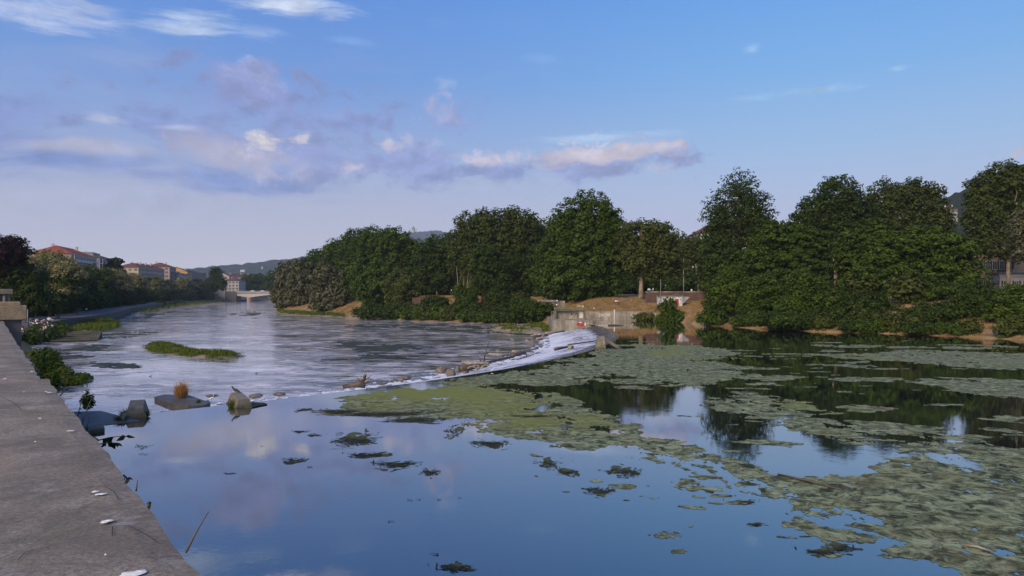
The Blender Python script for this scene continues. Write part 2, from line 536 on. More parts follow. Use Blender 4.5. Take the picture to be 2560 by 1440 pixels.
# --- banks as height fields over the distance from the water line
def polydist(X, Y, poly, prof, dl):
    """signed distance to an open polyline (positive to its inland side) and interpolated heights"""
    best = np.full(X.shape, 1e9)
    sd = np.zeros(X.shape)
    row = np.zeros(X.shape)
    for i in range(len(poly) - 1):
        ax, ay = poly[i]
        bx, by = poly[i + 1]
        ex, ey = bx - ax, by - ay
        L2 = ex * ex + ey * ey
        tt = np.clip(((X - ax) * ex + (Y - ay) * ey) / L2, 0, 1)
        dx, dy = X - ax - tt * ex, Y - ay - tt * ey
        d = np.hypot(dx, dy)
        side = np.sign(ex * (Y - ay) - ey * (X - ax))
        m = d < best - 1e-9
        best = np.where(m, d, best)
        sd = np.where(m, d * side, sd)
        row = np.where(m, i + tt, row)
    i0 = np.clip(np.floor(row).astype(int), 0, len(poly) - 1)
    i1 = np.clip(i0 + 1, 0, len(poly) - 1)
    fr = row - i0
    prof = np.array(prof, float)
    z = prof[:, 0][i0].astype(float)
    for k in range(len(dl) - 1):
        m = (sd >= dl[k]) & ((sd < dl[k + 1]) | (k == len(dl) - 2))
        u = np.clip((sd - dl[k]) / (dl[k + 1] - dl[k]), 0, 1)
        pa = prof[:, k][i0] * (1 - fr) + prof[:, k][i1] * fr
        pb = prof[:, k + 1][i0] * (1 - fr) + prof[:, k + 1][i1] * fr
        z = np.where(m, pa * (1 - u) + pb * u, z)
    return sd, z

def bank(name, poly, prof, dl, xs, ys, mat, rough=0.25):
    X, Y = np.meshgrid(xs, ys)
    sd, z = polydist(X, Y, poly, prof, dl)
    z = z + (fbm(X / 7, Y / 7, 4, 3) - 0.5) * rough * 4 * np.clip((sd + 2) / 6, 0, 1)
    n, mrow = X.shape[1], X.shape[0]
    V = np.c_[X.ravel(), Y.ravel(), z.ravel()]
    idx = np.arange(n * mrow).reshape(mrow, n)
    Q = np.c_[idx[:-1, :-1].ravel(), idx[:-1, 1:].ravel(), idx[1:, 1:].ravel(), idx[1:, :-1].ravel()]
    keep = (sd.ravel()[Q] > dl[0] + 0.5).any(axis=1)
    Q = Q[keep]
    me = fast_mesh(name, V, Q, mat, smooth=True)
    o = link(name, me)
    tag(o, kind='structure')
    return o

NP_ = [-2.2, -0.8, 0, 0.3, 0.8, 1.5, 3.2, 5.0, 5.8, 6.2, 6.5]
WL_ = [-2.5, -2.2, -1.8, 2.0, 2.6, 3.2, 4.2, 5.2, 5.7, 6.2, 6.5]
NL_ = [-4, -2.8, -2, -1.6, -0.6, 0.8, 3.2, 5.2, 5.8, 6.2, 6.5]
RDL = [-7, -2, 0, 1, 4, 8, 14, 20, 26, 60, 400]
RPOLY = [(260, 40), (110, 80), (72, 100), (63, 115), (52.6, 121), (40, 144), (36.5, 172), (36.5, 178.5), (10, 178.5), (6, 190), (-9, 207), (-36, 232), (-78, 290), (-111, 335), (-140, 420), (-200, 600), (-245, 760), (-260, 900), (-300, 1500)]
RPROF = [NP_] * 6 + [WL_] * 3 + [NL_] * 10
rs = lambda a, b, s: np.arange(a, b + 0.01, s)
xs = np.r_[rs(-420, -132, 6), rs(-130, 130, 2), rs(134, 420, 8)]
ys = np.r_[rs(30, 300, 2), rs(304, 460, 4), rs(470, 1200, 10)]
bank('right_bank', RPOLY[::-1], RPROF[::-1], RDL, xs, ys, M['bank'])
RPOLY_A, RPROF_A = RPOLY[::-1], RPROF[::-1]
def ground_r(x, y):
    return float(polydist(np.array([x], float), np.array([y], float), RPOLY_A, RPROF_A, RDL)[1][0])

LDL = [-7, -2, 0, 0.6, 4, 15, 19, 34, 44, 90, 500]
PW = [-4, -4, -3.5, -3.0, 4.6, 4.7, 4.8, 5.2, 5.4, 6, 7]
LQ = [-4, -2.8, -2, -1.4, -0.7, -0.3, 0.2, 5.2, 6.4, 7, 8]
LS = [-4, -2.8, -2, -0.05, 0.0, 0.1, 0.6, 6.0, 6.6, 7, 8]
LPOLY = [(4, -12), (-4.5, 2.0), (-36, 45), (-50, 72), (-58, 86), (-76, 112), (-90, 131), (-104, 162), (-130, 232), (-163, 302), (-212, 420), (-260, 539), (-296, 755), (-330, 1000), (-420, 1500)]
LPROF = [PW, PW, PW, PW, LQ, LQ, LS, LS, LS, LS, LS, LS, LS, LS, LS]
xs = np.r_[rs(-700, -262, 8), rs(-260, -110, 3), rs(-108, 10, 1.5)]
ys = np.r_[rs(-40, 170, 1.5), rs(172, 330, 3), rs(336, 1300, 8)]
bank('left_bank', LPOLY, LPROF, LDL, xs, ys, M['lbank'], 0.06)
def ground_l(x, y):
    return float(polydist(np.array([x], float), np.array([y], float), LPOLY, LPROF, LDL)[1][0])

# --- hills
def hill(name, ridge_px, D, depth, seed, tree, back=1.0, cell=14):
    """wooded ridge: grid whose crest follows the skyline, roughened by tree crowns"""
    rx = np.array([(p[0] - CX) / F * D for p in ridge_px])
    rz = np.array([CZ - (p[1] - HY) / F * D for p in ridge_px])
    xs = np.arange(rx[0], rx[-1], cell)
    ts = np.linspace(-1, back, int(depth * (1 + back) / cell / 1.5))
    X, T = np.meshgrid(xs, ts)
    ridge = np.interp(X, rx, rz)
    shape = np.where(T < 0, np.cos(np.clip(-T, 0, 1) * math.pi / 2) ** 1.2, np.cos(np.clip(T, 0, 1) * math.pi / 2))
    gul = (fbm(X / 260, T * depth / 260, 4, seed) - 0.5) * 0.4 * np.clip(1 - np.abs(T) * 1.2, 0.0, 1) * (T < -0.05)
    Z = -6 + (ridge + 6) * np.clip(shape + gul * np.clip(-T * 4, 0, 1), 0, 1)
    Z += (np.maximum(vnoise(X / tree, T * depth / tree, seed + 5), vnoise(X / tree * 1.7, T * depth / tree * 1.7, seed + 8)) - 0.6) * tree * 1.1
    Y = D + T * depth
    n, m = X.shape[1], X.shape[0]
    idx = np.arange(n * m).reshape(m, n)
    Q = np.c_[idx[:-1, :-1].ravel(), idx[:-1, 1:].ravel(), idx[1:, 1:].ravel(), idx[1:, :-1].ravel()]
    me = fast_mesh(name, np.c_[X.ravel(), Y.ravel(), Z.ravel()], Q, M['hill'], smooth=False)
    return tag(link(name, me), kind='structure')
hill('far_hill', [(200, 735), (430, 705), (500, 682), (540, 671), (565, 666), (600, 664), (630, 665), (660, 661), (690, 658), (720, 653), (760, 645), (790, 640), (840, 632), (900, 628), (980, 640), (1100, 680), (1300, 735)], 4300, 1250, 1, 24, cell=16)
hill('distant_hill', [(700, 735), (850, 660), (940, 610), (1000, 588), (1030, 581), (1060, 581), (1080, 579), (1100, 579), (1112, 581), (1124, 586), (1150, 600), (1250, 640), (1500, 735)], 7400, 1500, 2, 34, cell=24)
hill('near_hill', [(1900, 735), (2150, 640), (2300, 545), (2360, 515), (2385, 505), (2405, 500), (2440, 470), (2550, 440), (2800, 420), (3300, 520), (3600, 735)], 750, 260, 3, 11, cell=5)

# ---------------------------------------------------------------- weir
def weir_material():
    m, t, b = material('weir_water')
    uv = t.new('ShaderNodeUVMap', uv_map='UVMap').outputs[0]
    sep = t.new('ShaderNodeSeparateXYZ')
    t.l.new(uv, sep.inputs[0])
    v = sep.outputs[1]
    n1 = t.noise(t.scalevec(uv, 1.6, 0.10, 1), 1.0, 5, 0.65, 0.3)
    n2 = t.noise(t.scalevec(uv, 5.0, 0.35, 1), 1.0, 4, 0.6, 0.4)
    n3 = t.noise(t.scalevec(uv, 0.16, 0.22, 1), 1.0, 4, 0.6)
    n4 = t.noise(t.scalevec(uv, 0.5, 1.9, 1), 1.0, 4, 0.6, 0.5)
    f = t.math('ADD', t.math('MULTIPLY', n1, 0.42), t.math('MULTIPLY', n2, 0.22))
    f = t.math('ADD', f, t.math('MULTIPLY', n3, 0.35))
    f = t.math('ADD', f, t.math('MULTIPLY', n4, 0.22))
    f = t.math('ADD', f, t.mrange(v, 0.3, 3.5, -0.28, 0.05))
    f = t.math('ADD', f, t.mrange(v, 6.0, 10.0, 0.0, 0.06))
    foam = t.mrange(f, 0.52, 0.74, 0.0, 1.0, 'SMOOTHSTEP')
    col = t.mix(foam, (0.030, 0.042, 0.075), (0.72, 0.74, 0.80))
    t.l.new(col, b.inputs['Base Color'])
    t.l.new(t.mrange(foam, 0, 1, 0.08, 0.6), b.inputs['Roughness'])
    b.inputs['IOR'].default_value = 1.5
    bn = t.new('ShaderNodeBump')
    bn.inputs['Strength'].default_value = 0.5
    bn.inputs['Distance'].default_value = 0.15
    t.l.new(t.math('ADD', n1, n2), bn.inputs['Height'])
    t.l.new(bn.outputs[0], b.inputs['Normal'])
    return m
M['weir'] = weir_material()

def foam_material():
    m, t, b = material('foam')
    pos = t.new('ShaderNodeNewGeometry').outputs['Position']
    f = t.mrange(t.noise(pos, 1.8, 5, 0.65), 0.35, 0.6)
    t.l.new(t.mix(f, (0.42, 0.46, 0.55), (0.80, 0.81, 0.84)), b.inputs['Base Color'])
    b.inputs['Roughness'].default_value = 0.7
    return m
M['foam'] = foam_material()

T_ = np.gradient(CREST, axis=0)
T_ /= np.linalg.norm(T_, axis=1, keepdims=True)
NRM = np.c_[-T_[:, 1], T_[:, 0]]
for _ in range(60):
    NRM[1:-1] = NRM[1:-1] * 0.5 + (NRM[:-2] + NRM[2:]) * 0.25
NRM /= np.linalg.norm(NRM, axis=1, keepdims=True)
WPROF = [(-0.05, 0.0), (0.12, -0.012), (0.35, -0.06), (0.7, -0.16), (1.2, -0.28), (2.2, -0.46), (3.5, -0.70), (5, -0.97), (6.5, -1.24), (8, -1.5), (9.3, -1.74), (10.4, -1.92), (11.2, -2.02), (12, -2.10)]
def weir_mesh():
    n = len(CREST)
    k = len(WPROF)
    s = np.r_[0, np.cumsum(np.hypot(*np.diff(CREST, axis=0).T))]
    V = np.empty((n, k, 3))
    UV = np.empty((n, k, 2))
    for j, (off, z) in enumerate(WPROF):
        V[:, j, :2] = CREST + NRM * off
        V[:, j, 2] = z + (fbm(s / 1.3, np.full(n, off / 3.0), 3, 4) - 0.5) * 0.10 * min(1, max(0, off - 0.5))
        UV[:, j, 0] = s
        UV[:, j, 1] = off
    idx = np.arange(n * k).reshape(n, k)
    Q = np.c_[idx[:-1, :-1].ravel(), idx[:-1, 1:].ravel(), idx[1:, 1:].ravel(), idx[1:, :-1].ravel()]
    me = fast_mesh('falling_water', V.reshape(-1, 3), Q, M['weir'], smooth=True)
    uvl = me.uv_layers.new(name='UVMap')
    uvl.data.foreach_set('uv', UV.reshape(-1, 2)[Q.ravel()].astype(np.float32).ravel())
    if me.polygons[20].normal.z < 0:
        me.flip_normals()
    return me
weir = empty('weir', (0, 0, 0), 'long curved river weir with white water sliding down its face', 'weir')
link('falling_water', weir_mesh(), None, weir)
sill = MB()                                        # concrete lip under the crest
cr = [tuple(p) for p in CREST[::3]]
nr = [tuple(p) for p in NRM[::3]]
vs, fs = [], []
for (x, y), (nx, ny) in zip(cr, nr):
    for off, z in ((-0.9, -0.06), (0.3, -0.12), (11.3, -2.25), (11.3, -3.2), (-0.9, -3.2)):
        vs.append((x + nx * off, y + ny * off, z))
for i in range(len(cr) - 1):
    for j in range(5):
        fs.append((i * 5 + j, i * 5 + (j + 1) % 5, i * 5 + 5 + (j + 1) % 5, i * 5 + 5 + j))
sill.add(vs, fs).build('concrete_sill', M['concrete_dark'], weir)

# ---------------------------------------------------------------- patterns lying on the water
def poly_sd(X, Y, poly):
    """signed distance in metres, positive inside"""
    d = np.full(X.shape, 1e9)
    inside = np.zeros(X.shape, bool)
    n = len(poly)
    for i in range(n):
        ax, ay = poly[i]
        bx, by = poly[(i + 1) % n]
        ex, ey = bx - ax, by - ay
        t = np.clip(((X - ax) * ex + (Y - ay) * ey) / (ex * ex + ey * ey + 1e-9), 0, 1)
        d = np.minimum(d, np.hypot(X - ax - t * ex, Y - ay - t * ey))
        c = ((ay > Y) != (by > Y)) & (X < (bx - ax) * (Y - ay) / (by - ay + 1e-12) + ax)
        inside ^= c
    return np.where(inside, d, -d)

def sheet(name, z, lift, x0, x1, y0, y1, sx, sy, fn, mat, tintfn=None, parent=None, chunk=True):
    """flat film on the level z made of the small cells where fn > 0 (cells shrink with the distance to the shore we stand on)"""
    pxs = np.arange(x0, x1 + sx, sx)
    pys = np.arange(y0, y1 + sy, sy)
    PX, PY = np.meshgrid(pxs, pys)
    D = (CZ - z) * F / (PY - HY)
    X, Y = (PX - CX) / F * D, D
    f = fn(X, Y)
    fc = (f[:-1, :-1] + f[:-1, 1:] + f[1:, 1:] + f[1:, :-1]) / 4
    idx = np.arange(X.size).reshape(X.shape)
    Q = np.stack([idx[:-1, :-1], idx[1:, :-1], idx[1:, 1:], idx[:-1, 1:]], -1)[fc > 0]
    if len(Q) == 0:
        return None
    u, inv = np.unique(Q.ravel(), return_inverse=True)
    V = np.c_[X.ravel()[u], Y.ravel()[u], np.full(len(u), z + lift)]
    V[:, 2] += (vnoise(V[:, 0] * 6, V[:, 1] * 6, 9) - 0.3) * lift * 0.8
    attr = {'tint': tintfn(V[:, 0], V[:, 1])} if tintfn else None
    me = fast_mesh(name, V, inv.reshape(-1, 4), mat, attr, smooth=True)
    if me.polygons[0].normal.z < 0:
        me.flip_normals()
    return link(name, me, None, parent)

def algae_material():
    m, t, b = material('floating_algae')
    pos = t.new('ShaderNodeNewGeometry').outputs['Position']
    a = t.new('ShaderNodeAttribute', attribute_name='tint').outputs['Fac']
    fine = t.noise(pos, 1.7, 9, 0.78, 0.8)
    col = t.mix(t.mrange(fine, 0.43, 0.58), (0.022, 0.030, 0.010), (0.27, 0.315, 0.175))
    mid = t.mrange(t.noise(pos, 0.5, 6, 0.7, 0.8), 0.46, 0.64)
    col = t.mix(t.math('MULTIPLY', mid, 0.7), col, t.mix(t.mrange(fine, 0.4, 0.62), (0.075, 0.08, 0.025), (0.21, 0.21, 0.09)))
    dk_ = t.mrange(t.noise(t.scalevec(pos, 1, 1, 1, loc=(3, 17, 0)), 0.9, 7, 0.75, 0.6), 0.55, 0.64, 0.0, 0.75)
    col = t.mix(dk_, col, (0.035, 0.042, 0.018))
    brown = t.mrange(t.noise(t.scalevec(pos, 1, 1, 1, loc=(31, 7, 0)), 0.22, 5, 0.65), 0.58, 0.72, 0.0, 0.75)
    col = t.mix(brown, col, (0.135, 0.105, 0.070))
    fleck = t.mrange(t.noise(pos, 11, 3, 0.7), 0.66, 0.74)
    col = t.mix(fleck, col, (0.46, 0.46, 0.42))
    col = t.mix(a, col, (0.165, 0.185, 0.035))
    t.l.new(col, b.inputs['Base Color'])
    b.inputs['Roughness'].default_value = 0.8
    b.inputs['Specular IOR Level'].default_value = 0.2
    bn = t.new('ShaderNodeBump')
    bn.inputs['Strength'].default_value = 0.6
    bn.inputs['Distance'].default_value = 0.06
    t.l.new(t.noise(pos, 5, 6, 0.7), bn.inputs['Height'])
    t.l.new(bn.outputs[0], b.inputs['Normal'])
    return m
M['algae'] = algae_material()

W0 = lambda pts, z=0.0: [tuple(on(x, y, z).xy) for x, y in pts]
ALG = [W0(p) for p in [
    [(1120, 958), (1250, 936), (1400, 907), (1530, 876), (1640, 864), (1760, 862), (1850, 880), (1780, 905), (1822, 922), (1830, 945), (1760, 968), (1690, 962), (1600, 938), (1500, 930), (1430, 955), (1340, 962), (1250, 952), (1180, 962)],
    [(870, 992), (1000, 975), (1150, 966), (1250, 971), (1400, 986), (1470, 1010), (1500, 1035), (1590, 1058), (1640, 1088), (1760, 1118), (1800, 1138), (1900, 1165), (2000, 1195), (2080, 1185), (2180, 1172), (2270, 1120), (2330, 1105), (2450, 1112), (2600, 1125), (2850, 1180), (3050, 1300), (3000, 1480), (2470, 1480), (2400, 1430), (2300, 1402), (2230, 1380), (2290, 1365), (2180, 1330), (2050, 1285), (1990, 1245), (1920, 1235), (1830, 1225), (1720, 1185), (1620, 1150), (1540, 1122), (1400, 1114), (1310, 1093), (1180, 1062), (1060, 1046), (900, 1040), (780, 1033), (850, 1010)],
    [(1730, 1000), (1850, 977), (1950, 987), (2040, 1022), (1950, 1042), (1850, 1030), (1770, 1018)],
    [(2300, 955), (2420, 943), (2700, 955), (2820, 985), (2680, 1010), (2450, 990), (2380, 975)],
    [(2040, 886), (2200, 878), (2400, 878), (2700, 890), (2900, 915), (2700, 935), (2400, 915), (2250, 903)],
    [(2040, 1048), (2130, 1060), (2330, 1070), (2300, 1090), (2180, 1085), (2080, 1065)],
    [(1940, 1055), (2010, 1045), (2120, 1075), (2210, 1100), (2110, 1098), (2010, 1075)],
    [(1650, 1200), (1720, 1190), (1830, 1218), (1800, 1238), (1720, 1230)],
    [(1985, 1300), (2070, 1320), (2180, 1335), (2150, 1350), (2040, 1335)],
]]
rf = np.random.default_rng(5)
FLO = []
def add_floes(n, x0, x1, y0, y1, smin, smax, asp=(1.2, 3.5)):
    for _ in range(n):
        p = on(x0 + (x1 - x0) * rf.random(), y0 + (y1 - y0) * rf.random())
        a = smin + (smax - smin) * rf.random() ** 2
        FLO.append((p.x, p.y, a, a / (asp[0] + (asp[1] - asp[0]) * rf.random()), rf.normal() * 0.25 - 0.15))
add_floes(46, 1560, 2560, 852, 900, 1.0, 5.0)
add_floes(40, 1380, 2200, 868, 960, 0.6, 3.0)
add_floes(34, 1700, 2560, 900, 985, 0.6, 2.8)
add_floes(24, 1150, 1700, 935, 975, 0.5, 2.2)
add_floes(30, 1900, 2560, 1010, 1110, 0.4, 2.0)
add_floes(14, 1700, 2100, 990, 1070, 0.3, 1.2)
add_floes(26, 1300, 2000, 1115, 1260, 0.12, 0.6)
add_floes(18, 1600, 2350, 1200, 1380, 0.08, 0.4)
add_floes(8, 2000, 2400, 1280, 1400, 0.2, 0.6)
def algae_field(X, Y):
    sc_ = np.clip(Y / 50, 0.25, 2.2)
    nz = fbm(X / 2.2, Y / 2.2, 7, 21, 0.68) - 0.5
    nz2 = fbm(X / 9, Y / 9, 4, 33, 0.55) - 0.5
    f = np.full(X.shape, -9.0)
    for p in ALG:
        f = np.maximum(f, np.minimum(poly_sd(X, Y, p), 3.0 * sc_))
    f = f + 0.5 * sc_ + nz * 5.2 * sc_ + nz2 * 2.6 * sc_
    hole = fbm(X / 1.5 + 50, Y / 2.6, 6, 40, 0.68)
    f = np.where(hole > 0.665, -1, f)
    hf = fbm(X / 0.45, Y / 0.7, 5, 55, 0.75)
    f = f - np.clip(hf - 0.42, 0, 1) * 7.0 * sc_ * np.exp(-np.clip(f, 0, 9) / (0.9 * sc_))
    f = np.where((hf > 0.69) & (hole > 0.47), -1, f)
    for (x, y, a, b, r) in FLO:
        m = (np.abs(X - x) < a * 1.6) & (np.abs(Y - y) < a * 1.6)
        if not m.any():
            continue
        dx, dy = X[m] - x, Y[m] - y
        u, v = dx * math.cos(r) + dy * math.sin(r), -dx * math.sin(r) + dy * math.cos(r)
        g = 0.75 - (u / a) ** 2 - (v / b) ** 2 + (fbm(X[m] / (a * 0.45), Y[m] / (a * 0.45), 6, 7, 0.68) - 0.5) * 3.6
        f[m] = np.maximum(f[m], g)
    # keep off the falling water
    d = np.full(X.shape, 1e9)
    for (cx, cy), (nx, ny) in zip(CREST[::2], NRM[::2]):
        dd = np.hypot(X - cx, Y - cy)
        d = np.where(dd < np.abs(d), np.where((X - cx) * nx + (Y - cy) * ny > -0.25, -dd, dd), d)
    return np.where(d < 0.1, -1, f)
def algae_tint(X, Y):
    c = on(1150, 985)
    d = np.exp(-(((X - c.x + 1) / 7) ** 2 + ((Y - c.y) / 4.5) ** 2))
    return np.clip(d * (0.4 + fbm(X / 1.5, Y / 1.5, 4, 60)) + np.clip(fbm(X / 6, Y / 6, 3, 70) - 0.60, 0, 1) * 3, 0, 0.9)
o = sheet('floating_algae', 0.0, 0.006, 740, 3150, 850, 1460, 2.2, 1.3, algae_field, M['algae'], algae_tint)
tag(o, 'grey-green algae mats floating on the calm pool above the weir', 'algae', kind='stuff')

# foam at the foot of the weir and in the riffles below it
def crest_s(X, Y):
    """distance downstream of the crest"""
    best = np.full(X.shape, 1e9)
    sd = np.zeros(X.shape)
    for (cx, cy), (nx, ny) in zip(CREST[::2], NRM[::2]):
        dd = np.hypot(X - cx, Y - cy)
        m = dd < best
        best = np.where(m, dd, best)
        sd = np.where(m, np.where((X - cx) * nx + (Y - cy) * ny > 0, dd, -dd), sd)
    return sd
def foam_field(X, Y):
    s = crest_s(X, Y)
    n = fbm(X / 0.55, Y / 0.8, 5, 81, 0.66)
    band = np.exp(-((s - 11.6) / 1.6) ** 2) * 0.30 + np.exp(-((s - 14) / 3.5) ** 2) * 0.10
    return np.where((s > 10.6) & (s < 20), n + band - 0.80, -1)
o = sheet('foam', LOW, 0.03, 150, 1420, 818, 1062, 2.6, 1.2, foam_field, M['foam'])
tag(o, 'white foam flecks on the river at the foot of the weir', 'foam', kind='stuff')

# dark weed beds just under the surface of the river
M['weedbed'] = pm('weed_bed', (0.030, 0.036, 0.018), (0.012, 0.016, 0.010), 1.4, 0.7, 0.5, 4, spec=0.2, c3=(0.075, 0.085, 0.035), scale3=0.5)
BEDS = [W0(p, LOW) for p in [
    [(830, 862), (900, 850), (980, 862), (1090, 868), (1000, 880), (1060, 890), (960, 896), (850, 900), (920, 880)],
    [(870, 812), (1000, 806), (1150, 812), (1270, 820), (1330, 838), (1200, 834), (1040, 822), (900, 820)],
    [(560, 786), (620, 779), (690, 782), (620, 790)], [(640, 795), (720, 792), (640, 798)],
    [(190, 838), (330, 828), (420, 832), (250, 848)], [(110, 880), (240, 862), (300, 880), (180, 900)], [(230, 905), (330, 905), (300, 925), (240, 915)],
    [(300, 800), (420, 775), (520, 765), (560, 762), (450, 780), (340, 800)],
]]
def bed_field(X, Y):
    f = np.full(X.shape, -99.0)
    sc_ = np.clip(Y / 90, 0.5, 4)
    for p in BEDS:
        f = np.maximum(f, np.minimum(poly_sd(X, Y, p), 0.7 * sc_))
    return f + (fbm(X / 4.0, Y / 3.2, 6, 91, 0.7) - 0.57) * 13 * sc_
o = sheet('weed_bed', LOW, 0.02, 80, 1400, 762, 930, 2.4, 0.9, bed_field, M['weedbed'])
tag(o, 'dark river weed growing in patches in the shallow water', 'weed', kind='stuff')

# ---------------------------------------------------------------- stone parapet we look over
def coping_material(name, warm=False):
    m, t, b = material(name)
    pos = t.new('ShaderNodeNewGeometry').outputs['Position']
    grain = t.noise(pos, 60, 5, 0.8)
    if warm:
        col = t.mix(t.mrange(grain, 0.35, 0.65), (0.22, 0.165, 0.10), (0.37, 0.29, 0.19))
    else:
        col = t.mix(t.mrange(grain, 0.34, 0.66), (0.125, 0.108, 0.085), (0.34, 0.30, 0.245))
    mid = t.mrange(t.noise(pos, 1.9, 7, 0.72, 0.5), 0.42, 0.60)
    col = t.mix(mid, col, t.mix(0.6, col, (0.095, 0.082, 0.066)))
    rust = t.mrange(t.noise(t.scalevec(pos, 1, 1, 1, loc=(3.3, 1.7, 0)), 1.5, 5, 0.6), 0.55, 0.75, 0, 0.4)
    col = t.mix(rust, col, (0.25, 0.15, 0.08))
    moss = t.mrange(t.noise(t.scalevec(pos, 1, 1, 1, loc=(8.1, 4.2, 0)), 3.1, 5, 0.65), 0.56, 0.74, 0, 0.5)
    col = t.mix(moss, col, (0.115, 0.115, 0.065))
    light = t.mrange(t.noise(pos, 5.0, 6, 0.75), 0.56, 0.68, 0, 0.5)
    col = t.mix(light, col, (0.38, 0.36, 0.34))
    t.l.new(col, b.inputs['Base Color'])
    b.inputs['Roughness'].default_value = 0.9
    b.inputs['Specular IOR Level'].default_value = 0.25
    bn = t.new('ShaderNodeBump')
    bn.inputs['Strength'].default_value = 0.55
    bn.inputs['Distance'].default_value = 0.006
    h = t.math('ADD', grain, t.math('MULTIPLY', t.noise(pos, 14, 5, 0.7), 1.6))
    t.l.new(h, bn.inputs['Height'])
    t.l.new(bn.outputs[0], b.inputs['Normal'])
    return m
M['coping'] = coping_material('coping_stone')
M['pillar'] = coping_material('pillar_stone', True)
M['crack'] = pm('crack_shadow', (0.035, 0.03, 0.027), None, rough=1)
M['dropping'] = pm('bird_dropping', (0.80, 0.80, 0.78), (0.55, 0.55, 0.52), 60, 0.8)
CT = CZ - 0.75                                        # top of the coping
# outer edge runs from (505,1440) towards its vanishing point (-36,735)
PA = math.atan2(-36 - CX, F)                          # heading, negative = left
dvec = Vector((math.sin(PA), math.cos(PA), 0))
nvec = Vector((-math.cos(PA), math.sin(PA), 0))       # towards the land
e0 = on(505, 1440, CT)
def pe(s, n, z):
    """point of the parapet: s along it, n back from the outer edge"""
    p = e0 + dvec * s + nvec * n
    return Vector((p.x, p.y, z))
PM = Matrix(((dvec.x, nvec.x, 0, e0.x), (dvec.y, nvec.y, 0, e0.y), (0, 0, 1, 0), (0, 0, 0, 1)))
par = empty('parapet_wall', pe(4, 0.5, -3), 'grey granite river parapet with broad worn coping slabs', 'wall')
inv = Matrix.Translation(-Vector(par.location))
def slab(s0, s1, n0, n1, z0, z1, mat, nm, parent, bev=0.02, wob=0.034, seed=0):
    """worn stone slab: gridded top with chipped edges"""
    bm = bmesh.new()
    ns, nn = max(2, int((s1 - s0) / 0.09)), max(2, int((n1 - n0) / 0.09))
    top = [[None] * (nn + 1) for _ in range(ns + 1)]
    bot = [[None] * (nn + 1) for _ in range(ns + 1)]
    for i in range(ns + 1):
        for j in range(nn + 1):
            s = s0 + (s1 - s0) * i / ns
            n = n0 + (n1 - n0) * j / nn
            edge = (j == 0) or (i in (0, ns))
            dn = (float(fbm(s * 2.5, seed + 0.3, 4, 13, 0.6)) - 0.5) * wob * 2 if j == 0 else 0
            dz = (float(fbm(s * 1.7 + seed, n * 1.7, 4, 17)) - 0.5) * 0.012 - (0.008 if edge else 0)
            p = pe(s, n + dn, z1 + dz)
            top[i][j] = bm.verts.new(inv @ p)
            if j in (0, nn) or i in (0, ns):
                q = pe(s, n + dn * 0.5, z0)
                bot[i][j] = bm.verts.new(inv @ q)
    for i in range(ns):
        for j in range(nn):
            bm.faces.new((top[i][j], top[i + 1][j], top[i + 1][j + 1], top[i][j + 1]))
        bm.faces.new((top[i][0], bot[i][0], bot[i + 1][0], top[i + 1][0]))
        bm.faces.new((top[i + 1][nn], bot[i + 1][nn], bot[i][nn], top[i][nn]))
    for j in range(nn):
        bm.faces.new((top[0][j + 1], bot[0][j + 1], bot[0][j], top[0][j]))
        bm.faces.new((top[ns][j], bot[ns][j], bot[ns][j + 1], top[ns][j + 1]))
    bmesh.ops.recalc_face_normals(bm, faces=bm.faces[:])
    me = bpy.data.meshes.new(nm)
    bm.to_mesh(me)
    bm.free()
    for p in me.polygons:
        p.use_smooth = False
    return link(nm, me, mat, parent)
sj = lambda py: ((on(0, py, CT) - e0).y) / dvec.y      # rough position along the wall of a joint seen at height py
slab(-4.0, sj(1027) - 0.014, 0.0, 1.35, CT - 0.24, CT, M['coping'], 'coping_slab', par, seed=1)
slab(sj(1027) + 0.014, sj(944), 0.01, 1.35, CT - 0.24, CT - 0.002, M['coping'], 'coping_slab', par, seed=2)
slab(sj(944) + 0.006, 22.5, 0.07, 1.35, CT - 0.24, CT - 0.004, M['coping'], 'coping_slab', par, seed=3)
b = MB()
vs = [inv @ pe(s, n, z) for s, n in ((-5, 0.12), (22.6, 0.12), (22.6, 1.2), (-5, 1.2)) for z in (-3.0, CT - 0.24)]
b.add(vs, [(0, 2, 3, 1), (2, 4, 5, 3), (4, 6, 7, 5), (6, 0, 1, 7), (1, 3, 5, 7)]).build('wall_body', M['stone_wall'], par)
# white droppings, each a thin splash on the stone
for (px, py, w) in [(238, 1229, 26), (252, 1235, 34), (270, 1302, 40), (260, 1306, 22), (330, 1434, 80), (345, 1430, 50), (175, 1077, 22), (125, 981, 18), (115, 979, 10), (80, 929, 14), (12, 947, 14), (100, 1046, 12), (264, 1387, 8), (88, 1104, 8), (60, 980, 6)]:
    c = on(px, py, CT + 0.006)
    k = c.y / F * w * 0.38
    bb = MB()
    n = 12
    ring = []
    for i in range(n):
        a = 2 * math.pi * i / n
        rr = 0.7 + 0.5 * random.random()
        ring.append(inv @ (c + Vector((math.cos(a) * k * rr, math.sin(a) * k * 0.75 * rr + math.cos(a) * k * 0.25, 0.0))))
    bb.add(ring + [inv @ (c + Vector((0, 0, 0.004)))], [(i, (i + 1) % n, n) for i in range(n)])
    bb.build('dropping', M['dropping'], par)
